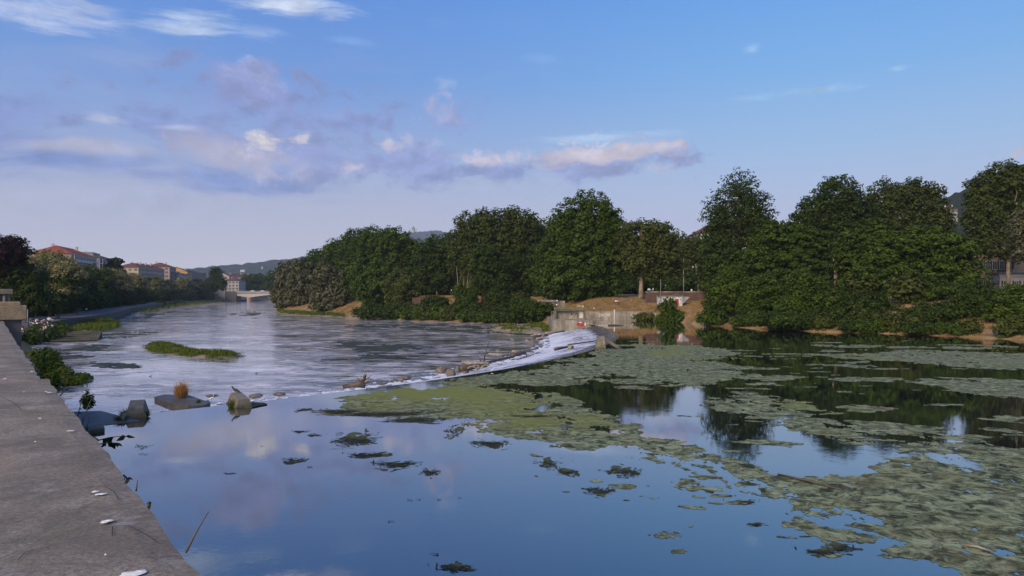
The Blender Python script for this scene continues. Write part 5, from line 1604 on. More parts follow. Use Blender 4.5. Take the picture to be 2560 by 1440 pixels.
# --- plants leaning over the parapet
def twig(label, base, tip, leafn, seed, size=0.05, mat='leaf_deep', r=0.004, name='overhanging_twig', droop=-0.05):
    rng = np.random.default_rng(seed)
    e = empty(name, base, label, 'plant', 'plants growing out of the parapet face')
    v = tip - base
    pts = [v * u + Vector((0, 0, math.sin(u * 3.1) * -droop * v.length)) for u in (0, 0.25, 0.5, 0.75, 1)]
    b = MB().tube(pts, [r * (1.3 - 0.9 * i / 4) for i in range(5)], 5)
    b.build('stem', M['wetwood'], e, smooth=True)
    for i in range(leafn):
        u = 0.25 + 0.75 * rng.random()
        p0 = v * u + Vector((0, 0, math.sin(u * 3.1) * -droop * v.length))
        d = Vector(unit(1, rng)[0])
        d.z = -abs(d.z) * 0.8
        s = size * (0.5 + 0.8 * rng.random())
        w = d.cross(Vector(unit(1, rng)[0])).normalized()
        q = [p0, p0 + d * s * 0.35 + w * s * 0.36, p0 + d * s * 0.75 + w * s * 0.22, p0 + d * s * 1.15, p0 + d * s * 0.75 - w * s * 0.22, p0 + d * s * 0.35 - w * s * 0.36]
        MB().add(q, [(0, 1, 2, 3, 4, 5)]).build('leaf', M[mat], e)
    return e
twig('leafy vine sprig reaching out from the parapet over the water', at(232, 1105, 4.6), at(318, 1090, 4.7), 14, 61, 0.05)
twig('lower vine sprig reaching out from the parapet', at(240, 1112, 4.5), at(298, 1108, 4.6), 12, 62, 0.045)
twig('brown withered leaf cluster at the parapet edge', at(226, 1092, 4.6), at(246, 1104, 4.6), 9, 63, 0.05, 'straw')
twig('withered brown leaf on the parapet edge further along', at(308, 1188, 3.05), at(322, 1200, 3.05), 5, 64, 0.025, 'straw')
twig('long bare twig leaning out over the water', at(464, 1382, 2.0), at(522, 1279, 2.05), 0, 65, r=0.0032)
twig('short upright bare twig at the parapet edge', at(340, 1228, 2.75), at(344, 1200, 2.75), 0, 66, r=0.003)
twig('bare twigs at the shadowed parapet edge', at(192, 1050, 5.2), at(206, 1000, 5.4), 3, 67, 0.03, 'leaf_deep', r=0.004)
twig('thin bare shoot near the parapet joint', at(205, 1060, 5.0), at(232, 990, 5.2), 0, 68, r=0.004)
twig('forked bare shoot below the parapet joint', at(215, 1072, 4.9), at(230, 1040, 5.0), 0, 69, r=0.004)
twig('bare shoots beyond the parapet step', at(140, 985, 8.5), at(168, 935, 8.7), 4, 70, 0.05, r=0.005)
twig('grey bare shoot beyond the parapet step', at(150, 990, 8.2), at(182, 960, 8.4), 2, 71, 0.05, r=0.005)
twig('dark bare stub at the coping edge', at(372, 1270, 2.5), at(372, 1252, 2.5), 2, 72, 0.02, r=0.003)

# ---------------------------------------------------------------- buildings
M['glass'] = pm('window_glass', (0.018, 0.020, 0.024), (0.05, 0.055, 0.065), 0.5, 0.15, spec=0.5)
M['frame'] = pm('window_frame', (0.45, 0.43, 0.39), None, rough=0.7)
M['shutter'] = pm('shutter', (0.060, 0.055, 0.045), None, rough=0.8)
M['roof_red'] = pm('red_tiles', (0.30, 0.085, 0.05), (0.20, 0.055, 0.035), 0.5, 0.9, 0.4, 2)
M['roof_dark'] = pm('dark_tiles', (0.17, 0.065, 0.048), (0.10, 0.045, 0.038), 0.4, 0.9, 0.4, 2)
M['roof_grey'] = pm('grey_roof', (0.16, 0.155, 0.15), (0.10, 0.10, 0.10), 0.4, 0.9)
M['balc'] = pm('balcony_paint', (0.52, 0.51, 0.50), (0.40, 0.39, 0.39), 0.6, 0.8)
M['metal_dark'] = pm('dark_metal', (0.03, 0.03, 0.032), None, rough=0.5)
M['metal_grey'] = pm('grey_metal', (0.22, 0.22, 0.22), None, rough=0.5)
wallmat = lambda n, c: pm(n, c, tuple(v * 0.8 for v in c), 0.35, 0.9)
WALLS = {k: wallmat('render_' + k, c) for k, c in dict(cream=(0.50, 0.42, 0.30), brick=(0.34, 0.11, 0.06), grey=(0.27, 0.27, 0.28), beige=(0.42, 0.36, 0.28), pink=(0.40, 0.29, 0.26), orange=(0.58, 0.34, 0.12), blue=(0.30, 0.32, 0.36), brown=(0.26, 0.20, 0.18), white=(0.45, 0.43, 0.39), ochre=(0.30, 0.22, 0.13), pale=(0.46, 0.43, 0.38)).items()}

def win_meshes(w, h, shut=True):
    f = MB()
    t = 0.12
    f.box(-w / 2, w / 2, -0.10, 0.02, -t, 0).box(-w / 2, w / 2, -0.10, 0.02, h - t, h)
    f.box(-w / 2, -w / 2 + t, -0.10, 0.02, 0, h - t).box(w / 2 - t, w / 2, -0.10, 0.02, 0, h - t)
    f.box(-0.04, 0.04, -0.07, 0.0, 0, h - t)
    fm = f.mesh('window')
    fm.materials.append(M['frame'])
    g = MB().box(-w / 2 + t, w / 2 - t, -0.04, 0.02, 0, h - t)
    gm = g.mesh('pane')
    gm.materials.append(M['glass'])
    s = MB().box(-w * 0.5 - w * 0.42, -w * 0.5 - 0.02, -0.09, 0.02, 0, h)
    sm = s.mesh('shutter')
    sm.materials.append(M['shutter'])
    return fm, gm, sm

def put_window(bl, pos, ang, ms, shut=True):
    f = link('window', ms[0], None, bl, pos)
    f.rotation_euler[2] = ang
    link('pane', ms[1], None, f)
    if shut:
        link('shutter', ms[2], None, f)
        s = link('shutter', ms[2], None, f, (0, 0, 0))
        s.scale[0] = -1
    return f

def building(name, label, pxn, Dn, pxf, Df, ztop, depth, wall, roofmat, roof='hip', rh=4.0, floors=3, cols=8, ecols=3, storey=3.4, z0=3.0, balcony=False, win=(1.1, 1.9), over=0.7, group='houses across the river', shut=True, endwall=None, chimneys=2, cat='building'):
    A = Vector(((pxn - CX) / F * Dn, Dn, 0))
    B = Vector(((pxf - CX) / F * Df, Df, 0))
    u = (B - A).normalized()
    L = (B - A).length
    ang = math.atan2(u.y, u.x)
    e = empty(name, (A.x, A.y, z0), label, cat, group, rz=ang)
    H = ztop - z0                                  # local: x along the facade, y to the back, front faces -y
    b = MB()
    b.box(0, L, 0, depth, -4, H)
    o = b.build('wall', WALLS[wall], e)
    if endwall:
        o = MB().box(-0.06, 0.0, 0.05, depth - 0.05, -4, H - storey * 0.95).build('end_wall', WALLS[endwall], e)
    r = MB()
    x0, x1, y0, y1 = -over, L + over, -over, depth + over
    if roof == 'hip':
        k = min(depth / 2 + over, L / 2 + over - 0.2)
        r.add([(x0, y0, H), (x1, y0, H), (x1, y1, H), (x0, y1, H), (x0 + k, depth / 2, H + rh), (x1 - k, depth / 2, H + rh)], [(0, 1, 5, 4), (1, 2, 5), (2, 3, 4, 5), (3, 0, 4), (3, 2, 1, 0)])
    elif roof == 'gable':
        r.add([(x0 + 0.4, y0, H), (x1, y0, H), (x1, y1, H), (x0 + 0.4, y1, H), (x0 + 0.4, depth / 2, H + rh), (x1, depth / 2, H + rh)], [(0, 1, 5, 4), (2, 3, 4, 5), (3, 2, 1, 0)])
        MB().add([(0, 0, H), (0, depth, H), (0, depth / 2, H + rh - 0.3), (L, 0, H), (L, depth, H), (L, depth / 2, H + rh - 0.3)], [(0, 2, 1), (3, 4, 5)]).build('gable', WALLS[wall], e)
    else:
        r.box(x0, x1, y0, y1, H, H + 0.5)
        MB().box(L * 0.15, L * 0.7, depth * 0.3, depth * 0.8, H + 0.5, H + 0.5 + rh).build('penthouse', WALLS['white' if wall != 'grey' else 'grey'], e)
    ro = r.build('roof', M[roofmat], e)
    MB().box(-0.25, L + 0.25, -0.3, 0.0, H - 0.5, H - 0.03).build('cornice', M['balc'], e)
    for i in range(chimneys):
        x = L * (0.25 + 0.5 * i / max(1, chimneys - 1)) if chimneys > 1 else L * 0.5
        y = depth * (0.36 if i % 2 else 0.62)
        MB().box(x - 0.6, x + 0.6, y - 0.5, y + 0.5, H + 0.3, H + rh + 0.9).build('chimney', WALLS['pale'], ro)
    ms = win_meshes(*win)
    for fl in range(floors):
        zz = H - storey * (fl + 1) + 0.55
        for c_ in range(cols):
            x = L * (c_ + 0.5) / cols
            put_window(e, (x, -0.01, zz), 0.0, ms, shut)
        for c_ in range(ecols):
            put_window(e, (-0.08 if endwall else -0.01, depth * (c_ + 0.5) / ecols, zz), -math.pi / 2, ms, shut)
        if balcony:
            bl = MB().box(0.3, L - 0.3, -1.3, 0.0, zz - 0.75, zz - 0.55).build('balcony', M['balc'], e)
            MB().box(0.3, L - 0.3, -1.3, -1.22, zz - 0.55, zz + 0.45).build('railing', M['balc'], bl)
            for c_ in range(cols + 1):
                x = 0.3 + (L - 0.6) * c_ / cols
                MB().box(x - 0.09, x + 0.09, -1.32, -1.14, zz + 0.45, zz + storey - 0.80).build('post', M['balc'], bl)
    return e
GB = 'apartment houses above the left promenade'
building('apartment_house', 'apartment block with bright red hip roof and white balcony rows', 178, 330, 240, 371, 25.3, 17, 'cream', 'roof_red', 'hip', 4.2, 4, 9, 3, balcony=True, group=GB, endwall='brick', shut=False)
building('apartment_house', 'grey modern apartment block with roof terrace beside the cedar', 250, 392, 279, 432, 27.0, 14, 'grey', 'roof_grey', 'flat', 2.4, 4, 7, 3, balcony=True, group=GB, shut=False)
building('apartment_house', 'long beige apartment house with a dark red ridge roof', 346, 560, 411, 612, 27.6, 17, 'beige', 'roof_dark', 'hip', 3.8, 4, 14, 4, group=GB, chimneys=6)
building('apartment_house', 'pinkish corner house taller than the long beige one', 424, 640, 440, 668, 31.2, 20, 'pink', 'roof_dark', 'hip', 4.0, 5, 6, 4, group=GB)
building('apartment_house', 'orange gabled house behind the blue-grey balconies', 468, 690, 480, 730, 28.2, 19, 'orange', 'roof_dark', 'gable', 4.5, 2, 5, 0, group=GB, chimneys=1)
building('apartment_house', 'blue-grey balcony house under the orange gable', 448, 650, 466, 690, 25.4, 12, 'blue', 'roof_grey', 'flat', 1.5, 4, 6, 2, balcony=True, group=GB, shut=False, chimneys=0)
building('apartment_house', 'brown apartment block with white roof structures', 470, 722, 515, 810, 29.4, 16, 'brown', 'roof_dark', 'flat', 3.0, 4, 14, 2, group=GB, shut=False, chimneys=3)
building('gabled_house', 'white gabled house beside the tall dark tree', 573, 800, 581, 835, 26.5, 13, 'white', 'roof_dark', 'gable', 4.0, 3, 4, 2, group=GB, chimneys=1)
building('corner_house', 'pale corner house at the end of the far bridge', 597, 790, 614, 835, 21.2, 15, 'white', 'roof_dark', 'hip', 3.5, 4, 6, 4, group=GB)
building('terrace_house', 'long row of houses with red roofs below the wooded hill', 577, 960, 620, 985, 30.6, 16, 'white', 'roof_dark', 'hip', 4.0, 3, 9, 2, group=GB, balcony=True, shut=False)
building('terrace_house', 'brownish row house with red roof right of the long white row', 622, 980, 668, 1010, 30.0, 16, 'brown', 'roof_dark', 'hip', 4.0, 3, 9, 2, group=GB)
building('low_house', 'red roof peeping over the trees beside the purple beech', 72, 262, 100, 300, 19.0, 14, 'cream', 'roof_red', 'hip', 2.6, 1, 4, 2, group=GB)
GRB = 'houses behind the right bank trees'
oh = building('ochre_house', 'ochre house with dark shutters behind the plane tree', 2428, 222, 2532, 212, 27.5, 14, 'ochre', 'roof_grey', 'hip', 2.0, 4, 6, 2, storey=4.7, z0=6.0, win=(1.3, 2.6), group=GRB)
# crenellated chimney of the ochre house
t = MB().box(-1.2, 0.3, 3.2, 4.6, 21, 26.8)
for i in range(3):
    t.box(-1.2 + i * 0.6, -0.9 + i * 0.6, 3.2, 3.5, 26.8, 27.3)
t.build('turret', WALLS['pale'], oh)
for x in (5.5, 8.6):
    bl = MB().box(x - 1.1, x + 1.1, -0.9, 0.0, 21.5 - 4.7 * 3 + 0.2, 21.5 - 4.7 * 3 + 0.4).build('balcony', M['shutter'], oh)
building('red_roofed_house', 'large house whose red hip roof shows above the wood', 1752, 300, 1978, 300, 32.5, 22, 'pale', 'roof_dark', 'hip', 7.0, 2, 12, 3, z0=6.0, group=GRB)
building('pale_house', 'pale house glimpsed between the dark trunks', 2005, 236, 2063, 236, 17.0, 10, 'pale', 'roof_grey', 'hip', 2.0, 2, 4, 2, storey=4.2, z0=6.0, group=GRB, chimneys=0)
building('low_white_house', 'low white building behind the bright broad bush', 2500, 200, 2640, 196, 12.0, 8, 'white', 'roof_grey', 'flat', 0.3, 1, 5, 2, storey=4.2, z0=6.0, group=GRB, chimneys=0)
building('villa', 'white villa on the near hillside', 2372, 640, 2394, 644, 83.5, 9, 'white', 'roof_dark', 'hip', 3.0, 2, 4, 2, z0=74.0, win=(1.2, 2.0), group='villas on the hills')
for i, (px, py, w) in enumerate([(606, 676, 11), (680, 681, 4), (687, 681, 4), (694, 682, 4), (701, 682, 4), (745, 665, 3), (655, 668, 3)]):
    D = 3450
    zt = CZ + (HY - py) / F * D
    building('villa', 'tiny white villa on the far wooded hill', px - w / 2, D, px + w / 2, D, zt + 4, 9, 'white', 'roof_dark', 'hip', 2.0, 1, 3, 0, z0=zt - 4, group='villas on the hills', chimneys=0, win=(2, 2.4), shut=False)

# ---------------------------------------------------------------- basilica and mast on the skyline
def lathe(prof, n=20):
    b = MB()
    vs, fs = [], []
    for r_, z in prof:
        for j in range(n):
            a = 2 * math.pi * j / n
            vs.append((r_ * math.cos(a), r_ * math.sin(a), z))
    for i in range(len(prof) - 1):
        for j in range(n):
            fs.append((i * n + j, i * n + (j + 1) % n, (i + 1) * n + (j + 1) % n, (i + 1) * n + j))
    return b.add(vs, fs)
D = 7350
kk = D / F
bz = CZ + (HY - 581) * kk
ba_s = D / 5150
ba = empty('basilica', ((1033.5 - CX) * kk, D, bz), 'domed basilica with twin bell towers on the distant hilltop', 'church')
lathe([(0, -30), (14, -30), (14, 4), (14.5, 4.5), (13, 6), (12.2, 6), (12.2, 20), (13, 21)]).build('drum', WALLS['pale'], ba, smooth=False)
lathe([(12.6, 21), (12.3, 25), (11, 30), (8.2, 35), (4.5, 38.5), (2.4, 39.5), (2.2, 44), (2.6, 44.5), (1.2, 47), (0.3, 52), (0, 53)]).build('dome', M['roof_grey'], ba, smooth=True)
for i in range(10):
    a = 2 * math.pi * i / 10
    MB().box(-1.0, 1.0, -0.6, 0.3, 9, 17, M=Matrix.Rotation(a, 4, 'Z') @ Matrix.Translation((0, -12.3, 0))).build('window', M['glass'], ba)
for s in (-1, 1):
    tw = lathe([(0, -30), (3.2, -30), (3.2, 14), (3.8, 15), (3.0, 17), (2.8, 24), (3.3, 25), (2.4, 28), (1.2, 32), (0.3, 38), (0, 38.5)], 10).build('bell_tower', WALLS['pale'], ba, (s * 24, -6, -2))
ba.scale = (ba_s, ba_s, ba_s)
ms_ = empty('radio_mast', ((1104 - CX) * kk, D, CZ + (HY - 584) * kk), 'thin radio mast on the distant ridge', 'mast')
MB().tube([(0, 0, -10), (0, 0, 20), (0, 0, 42)], [1.2, 0.9, 0.4], 6).build('pole', M['metal_grey'], ms_)
MB().box(-2, 2, -0.5, 0.5, 22, 24).build('antenna', M['metal_grey'], ms_)

# ---------------------------------------------------------------- far bridge
D = 755
k = D / F
br = empty('road_bridge', ((625 - CX) * k, D, LOW), 'pale concrete girder bridge with haunched spans across the far river', 'bridge')
zt = CZ + (HY - 729) * k - LOW                      # deck top above the water
X0, X1 = (590 - CX) * k - br.location.x, (800 - CX) * k - br.location.x
piers = [(621 - CX) * k - br.location.x, (621 - CX) * k - br.location.x + 58]
def under(x):
    d = min(abs(x - p) for p in piers)
    h = 2.2 + 3.2 * max(0, 1 - d / 29) ** 1.8
    return zt - 1.1 - h
xs_ = np.linspace(X0, X1, 60)
b = MB()
vs, fs = [], []
for x in xs_:
    for y in (1.5, 13.5):
        vs += [(x, y, under(x)), (x, y, zt - 1.0)]
for i in range(len(xs_) - 1):
    a = i * 4
    fs += [(a, a + 4, a + 5, a + 1), (a + 2, a + 3, a + 7, a + 6), (a, a + 2, a + 6, a + 4)]
b.add(vs, fs).build('girder', WALLS['pale'], br)
MB().box(X0, X1, 0, 15, zt - 1.0, zt).build('deck', WALLS['white'], br)
for y in (0.2, 14.8):
    rl = MB().box(X0, X1, y - 0.05, y + 0.05, zt + 0.95, zt + 1.1)
    for x in np.arange(X0, X1, 2.5):
        rl.box(x - 0.06, x + 0.06, y - 0.06, y + 0.06, zt, zt + 0.95)
    rl.build('railing', M['metal_grey'], br)
for p in piers:
    MB().box(p - 2.3, p + 2.3, 2, 13, -4, under(p) + 0.3).build('pier', WALLS['pink'], br)
    for y in (2, 13):
        MB().tube([(p, y, -4), (p, y, under(p) + 0.28)], [2.29, 2.29], 12).build('cutwater', WALLS['pink'], br)
MB().box(X0 - 12, X0, 0.5, 14.5, -3, zt - 0.05).build('abutment', M['concrete_dark'], br)
# two cars on it
M['car_white'] = pm('white_car_paint', (0.62, 0.62, 0.62), None, rough=0.3, spec=0.5)
def car(label, loc, mat):
    c = empty('car', loc, label, 'car', 'cars on the far bridge')
    b = MB()
    prof = [(-2.1, 0.35), (-2.1, 0.8), (-1.4, 0.95), (-0.8, 1.45), (0.7, 1.45), (1.3, 0.95), (2.1, 0.8), (2.1, 0.35)]
    n = len(prof)
    vs = [(x, -0.85, z) for x, z in prof] + [(x, 0.85, z) for x, z in prof]
    b.add(vs, [tuple(range(n)), tuple(range(n, 2 * n))[::-1]] + [(i, n + i, n + (i + 1) % n, (i + 1) % n) for i in range(n)])
    b.build('body', mat, c)
    MB().box(-0.75, 0.65, -0.87, 0.87, 1.0, 1.35).build('window', M['glass'], c)
    for x in (-1.3, 1.3):
        for y in (-0.8, 0.8):
            MB().tube([(x, y - 0.1, 0.32), (x, y + 0.1, 0.32)], [0.32, 0.32], 10).build('wheel', M['metal_dark'], c)
car('white car crossing the far bridge', ((628 - CX) * k, D + 4, LOW + zt), M['car_white'])
car('second pale car crossing the far bridge near the willows', ((650 - CX) * k, D + 8, LOW + zt), M['car_white'])

# ---------------------------------------------------------------- gatehouse, river wall, hut on the right bank
M['green_paint'] = pm('faded_green_paint', (0.15, 0.145, 0.075), (0.10, 0.10, 0.055), 1.5, 0.7)
M['paint_red'] = pm('red_spray_paint', (0.48, 0.03, 0.03), (0.30, 0.02, 0.025), 3, 0.7)
M['paint_white'] = pm('white_spray_paint', (0.62, 0.60, 0.56), (0.45, 0.43, 0.40), 3, 0.8)
M['paint_grey'] = pm('faded_spray_paint', (0.36, 0.33, 0.30), (0.26, 0.24, 0.21), 3, 0.8)
M['brown_wall'] = pm('brown_terrace_wall', (0.115, 0.065, 0.048), (0.07, 0.045, 0.036), 0.8, 0.9)
def at_d(px, D):
    return (px - CX) / F * D
def zat(py, D):
    return CZ - (py - HY) / F * D
def text_mesh(s, size, mat, name):
    cu = bpy.data.curves.new(name, 'FONT')
    cu.body = s
    cu.size = size
    cu.extrude = 0.01
    cu.offset = 0.015 * size
    o = bpy.data.objects.new(name, cu)
    COL.objects.link(o)
    dg = bpy.context.evaluated_depsgraph_get()
    me = bpy.data.meshes.new_from_object(o.evaluated_get(dg))
    bpy.data.objects.remove(o)
    me.materials.clear()
    me.materials.append(mat)
    return me
def letters(s, px, py, D, size, mat, parent, stretch=1.0):
    """each letter its own piece of paint on the wall"""
    x = at_d(px, D)
    for ch in s:
        if ch == ' ':
            x += size * 0.5
            continue
        me = text_mesh(ch, size, mat, 'painted_letter')
        w = max((v.co.x for v in me.vertices), default=0.4) * stretch
        o = link('painted_letter', me, None, parent)
        o.rotation_euler = (math.pi / 2, 0, 0)
        o.scale = (stretch, 1, 1)
        o.location = Vector((x, D - 0.02, zat(py, D))) - Vector(parent.location)
        x += w + size * 0.10
# platform
D0 = 152.0
gp = empty('gatehouse_platform', (at_d(1430, D0), D0, -2.3), 'low concrete platform with red graffiti under the gatehouse', 'platform')
L = lambda x, y, z, e: Vector((x, y, z)) - Vector(e.location)
zt = zat(801, D0)
b = MB()
x0, x1 = at_d(1382, D0), at_d(1482, D0)
MB().box(x0 - gp.location.x, x1 - gp.location.x, 0, 25.2, 0, zt + 2.3).build('slab', M['concrete'], gp)
for px, py, w, h, mt in ((1446, 811, 9, 8, 'paint_red'), (1455, 812, 9, 9, 'paint_red'), (1463, 810, 5, 8, 'paint_white'), (1451, 806, 8, 3, 'paint_white'), (1470, 809, 4, 7, 'paint_grey'), (1459, 806, 6, 4, 'paint_red')):
    x, z = at_d(px, D0), zat(py, D0)
    kx, kz = w * D0 / F / 2, h * D0 / F / 2
    ring = [L(x + math.cos(a) * kx * (0.8 + 0.4 * random.random()), D0 - 0.03 - 0.004 * (mt == 'paint_white'), z + math.sin(a) * kz * (0.8 + 0.4 * random.random()), gp) for a in np.linspace(0, 6.28, 13)[:-1]]
    MB().add(ring, [tuple(range(12))]).build('graffiti', M[mt], gp)
# gatehouse frame and its back wall
D1 = 160.0
gh = empty('gatehouse', (at_d(1425, D1), D1, zt), 'green steel sluice gate frame over a concrete wall with a pale door', 'gatehouse')
def gbox(nm, pxa, pxb, pya, pyb, da, db, mat, parent=gh, e=gh):
    xa, xb = sorted((at_d(pxa, D1) - e.location.x, at_d(pxb, D1) - e.location.x))
    za, zb = sorted((zat(pya, D1) - e.location.z, zat(pyb, D1) - e.location.z))
    return MB().box(xa, xb, da, db, za, zb).build(nm, mat, parent)
gbox('column', 1386, 1390, 799, 774, 0, 0.5, M['green_paint'])
gbox('column', 1461, 1464, 799, 771, 0, 0.5, M['green_paint'])
gbox('beam', 1385, 1465, 773.5, 768.5, -0.1, 0.6, M['green_paint'])
gbox('girder', 1391, 1430, 777, 774, 0.1, 0.5, M['green_paint'])
gbox('back_wall', 1390.2, 1460.8, 799, 777.2, 1.2, 1.6, M['concrete'])
gbox('door', 1450, 1459, 796, 779, 1.1, 1.19, M['paint_white'])
gbox('pipe', 1438, 1446, 784.5, 783.5, 1.1, 1.19, M['metal_dark'])
gbox('pipe', 1445, 1446.2, 796, 784, 1.1, 1.19, M['metal_dark'])
gbox('hatch', 1428, 1431, 788, 783, 1.1, 1.19, M['metal_dark'])
for px in (1378, 1383):
    gbox('rail_post', px, px + 0.7, 801, 777, 0.1, 0.2, M['metal_grey'])
gbox('rail', 1378, 1385, 786, 785.4, 0.1, 0.2, M['metal_grey'])
gbox('rail', 1378, 1385, 779, 778.4, 0.1, 0.2, M['metal_grey'])
letters('FTr8', 1443.5, 768, D1, 0.62, M['paint_white'], gh, 1.0)
# concrete river wall made of panels
D2 = 177.6
rw = empty('river_wall', (at_d(1550, D2), D2, -1.5), 'stained concrete river wall with faded white graffiti below the dry slope', 'wall')
edges = [1466, 1482, 1500, 1519, 1535, 1551, 1568, 1584, 1596, 1612, 1626, 1642]
for i in range(len(edges) - 1):
    a, c2 = at_d(edges[i], D2) - rw.location.x, at_d(edges[i + 1], D2) - rw.location.x
    top = zat(778.5 + (0.7 if i % 3 == 1 else 0) + (3 if i > 8 else 0), D2) + 1.5
    MB().box(a + 0.015, c2 - 0.015, 0.02 * (i % 2), 0.6, 0, top).build('wall_panel', M['concrete'], rw)
letters('SNOW', 1496, 791.5, D2 - 0.01, 1.15, M['paint_white'], rw, 0.8)
letters('SSLVA', 1547, 790, D2 - 0.01, 0.85, M['paint_grey'], rw, 0.9)
o = MB().tube([(0, 0, -1), (0, 0, zat(774, 174) + 0.0)], [0.13, 0.13], 8).build('white_gauge_post', M['paint_white'], None, (at_d(1536, 174), 174, 0), smooth=True)
tag(o, 'white gauge post standing in front of the river wall', 'post')
o = MB().box(0, at_d(1522, 160) - at_d(1486, 160), 0, 3, -1, zat(803, 160)).build('sluice_pier', M['concrete'], None, (at_d(1486, 160), 160, 0))
tag(o, 'low concrete sluice pier in the water below the river wall', 'pier')
o = MB().tube([Vector((0, 0, 0.1)), Vector((1.6, 0.4, 0.14)), Vector((3.3, 0.2, 0.06))], [0.16, 0.14, 0.08], 6).build('floating_log', M['wetwood'], None, (at_d(1520, 146), 146, 0))
tag(o, 'dark log floating by the sluice pier', 'log')
# stone embankment wall left of the gatehouse
D3 = 194.0
sw = empty('stone_wall', (at_d(1350, D3), D3, -1), 'rubble stone embankment wall with a flat coping left of the gatehouse', 'wall')
MB().box(at_d(1290, D3) - sw.location.x, at_d(1392, D3) - sw.location.x, 0, 1.2, 0, zat(754, D3) + 1).build('masonry', M['stone_wall'], sw)
MB().box(at_d(1289, D3) - sw.location.x, at_d(1393, D3) - sw.location.x, -0.2, 1.3, zat(754, D3) + 1, zat(750.5, D3) + 1).build('coping', M['concrete'], sw)
MB().box(at_d(1392, D3) - sw.location.x, at_d(1412, D3) - sw.location.x, -0.4, 1.2, 0, zat(752, D3) + 1).build('end_pier', M['concrete'], sw)
D4 = 246
o = MB().box(at_d(1030, D4), at_d(1152, D4), 0, 0.5, 3, zat(743.5, D4)).build('low_wall', M['brown_wall'], None, (0, D4, 0))
tag(o, 'long low reddish wall under the dark wood', 'wall')
# graffiti hut
D5 = 184.0
hu = empty('graffiti_hut', (at_d(1688, D5), D5, 1.5), 'flat white hut covered in graffiti with a red door in the dry bank', 'hut')
def hbox(nm, pxa, pxb, pya, pyb, da, db, mat):
    xa, xb = sorted((at_d(pxa, D5) - hu.location.x, at_d(pxb, D5) - hu.location.x))
    za, zb = sorted((zat(pya, D5) - hu.location.z, zat(pyb, D5) - hu.location.z))
    return MB().box(xa, xb, da, db, za, zb).build(nm, mat, hu)
def graff_mat():
    m, t, b = material('graffiti_wall')
    pos = t.new('ShaderNodeNewGeometry').outputs['Position']
    v = t.scalevec(pos, 1, 0.2, 1)
    base = t.mix(t.mrange(t.noise(v, 1.6, 4, 0.6), 0.4, 0.65), (0.62, 0.60, 0.56), (0.36, 0.36, 0.38))
    f1 = t.mrange(t.noise(t.scalevec(v, 1, 1, 1, loc=(5, 0, 3)), 1.5, 3, 0.5, 1.5), 0.60, 0.64)
    base = t.mix(f1, base, (0.13, 0.24, 0.34))
    f2 = t.mrange(t.noise(t.scalevec(v, 1, 1, 1, loc=(15, 0, 1)), 1.9, 3, 0.5, 1.5), 0.62, 0.66)
    base = t.mix(f2, base, (0.10, 0.22, 0.09))
    f3 = t.mrange(t.noise(t.scalevec(v, 1, 1, 1, loc=(1, 0, 11)), 2.6, 3, 0.5, 2.0), 0.62, 0.65)
    base = t.mix(f3, base, (0.05, 0.05, 0.055))
    t.l.new(base, b.inputs['Base Color'])
    b.inputs['Roughness'].default_value = 0.85
    return m
M['graffiti'] = graff_mat()
hbox('wall', 1652, 1706, 772, 741.5, 0, 5, M['graffiti'])
hbox('window', 1659, 1666, 756, 748, -0.05, -0.004, M['metal_dark'])
hbox('shutter', 1671, 1684, 762, 747.5, -0.06, -0.004, M['green_paint'])
hbox('door', 1690, 1696.5, 767, 747.5, -0.06, -0.004, M['paint_red'])
hbox('sill', 1658, 1667, 757, 756, -0.2, -0.004, M['paint_white'])
hbox('roof_edge', 1651, 1708, 741.5, 739.5, -0.15, 5.1, M['concrete'])
xw = [at_d(p, D5) - hu.location.x for p in (1706.2, 1727)]
za = [zat(p, D5) - hu.location.z for p in (741.8, 760, 744)]
MB().add([(xw[0], 0.02, za[0]), (xw[1], 1.5, za[0]), (xw[1], 1.5, za[2]), (xw[0], 0.02, za[1]), (xw[0], 0.5, za[0]), (xw[1], 2, za[0]), (xw[1], 2, za[2]), (xw[0], 0.5, za[1])], [(0, 1, 2, 3)[::-1], (4, 5, 6, 7), (0, 4, 5, 1), (1, 5, 6, 2), (2, 6, 7, 3), (3, 7, 4, 0)]).build('wing_wall', M['graffiti'], hu)
# brown terrace wall and railing above
D6 = 191.0
tw = empty('terrace_wall', (at_d(1690, D6), D6, 2), 'dark brown terrace wall with a handrail above the graffiti hut', 'wall')
MB().box(at_d(1615, D6) - tw.location.x, at_d(1765, D6) - tw.location.x, 0, 0.6, 0, zat(731, D6) - 2).build('wall', M['brown_wall'], tw)
MB().box(at_d(1614, D6) - tw.location.x, at_d(1766, D6) - tw.location.x, -0.1, 0.8, zat(731, D6) - 2, zat(728.5, D6) - 2).build('coping', M['concrete'], tw)
MB().box(at_d(1681, D6) - tw.location.x, at_d(1697, D6) - tw.location.x, -0.5, -0.4, zat(737, D6) - 2, zat(736.4, D6) - 2).build('handrail', M['metal_grey'], tw)
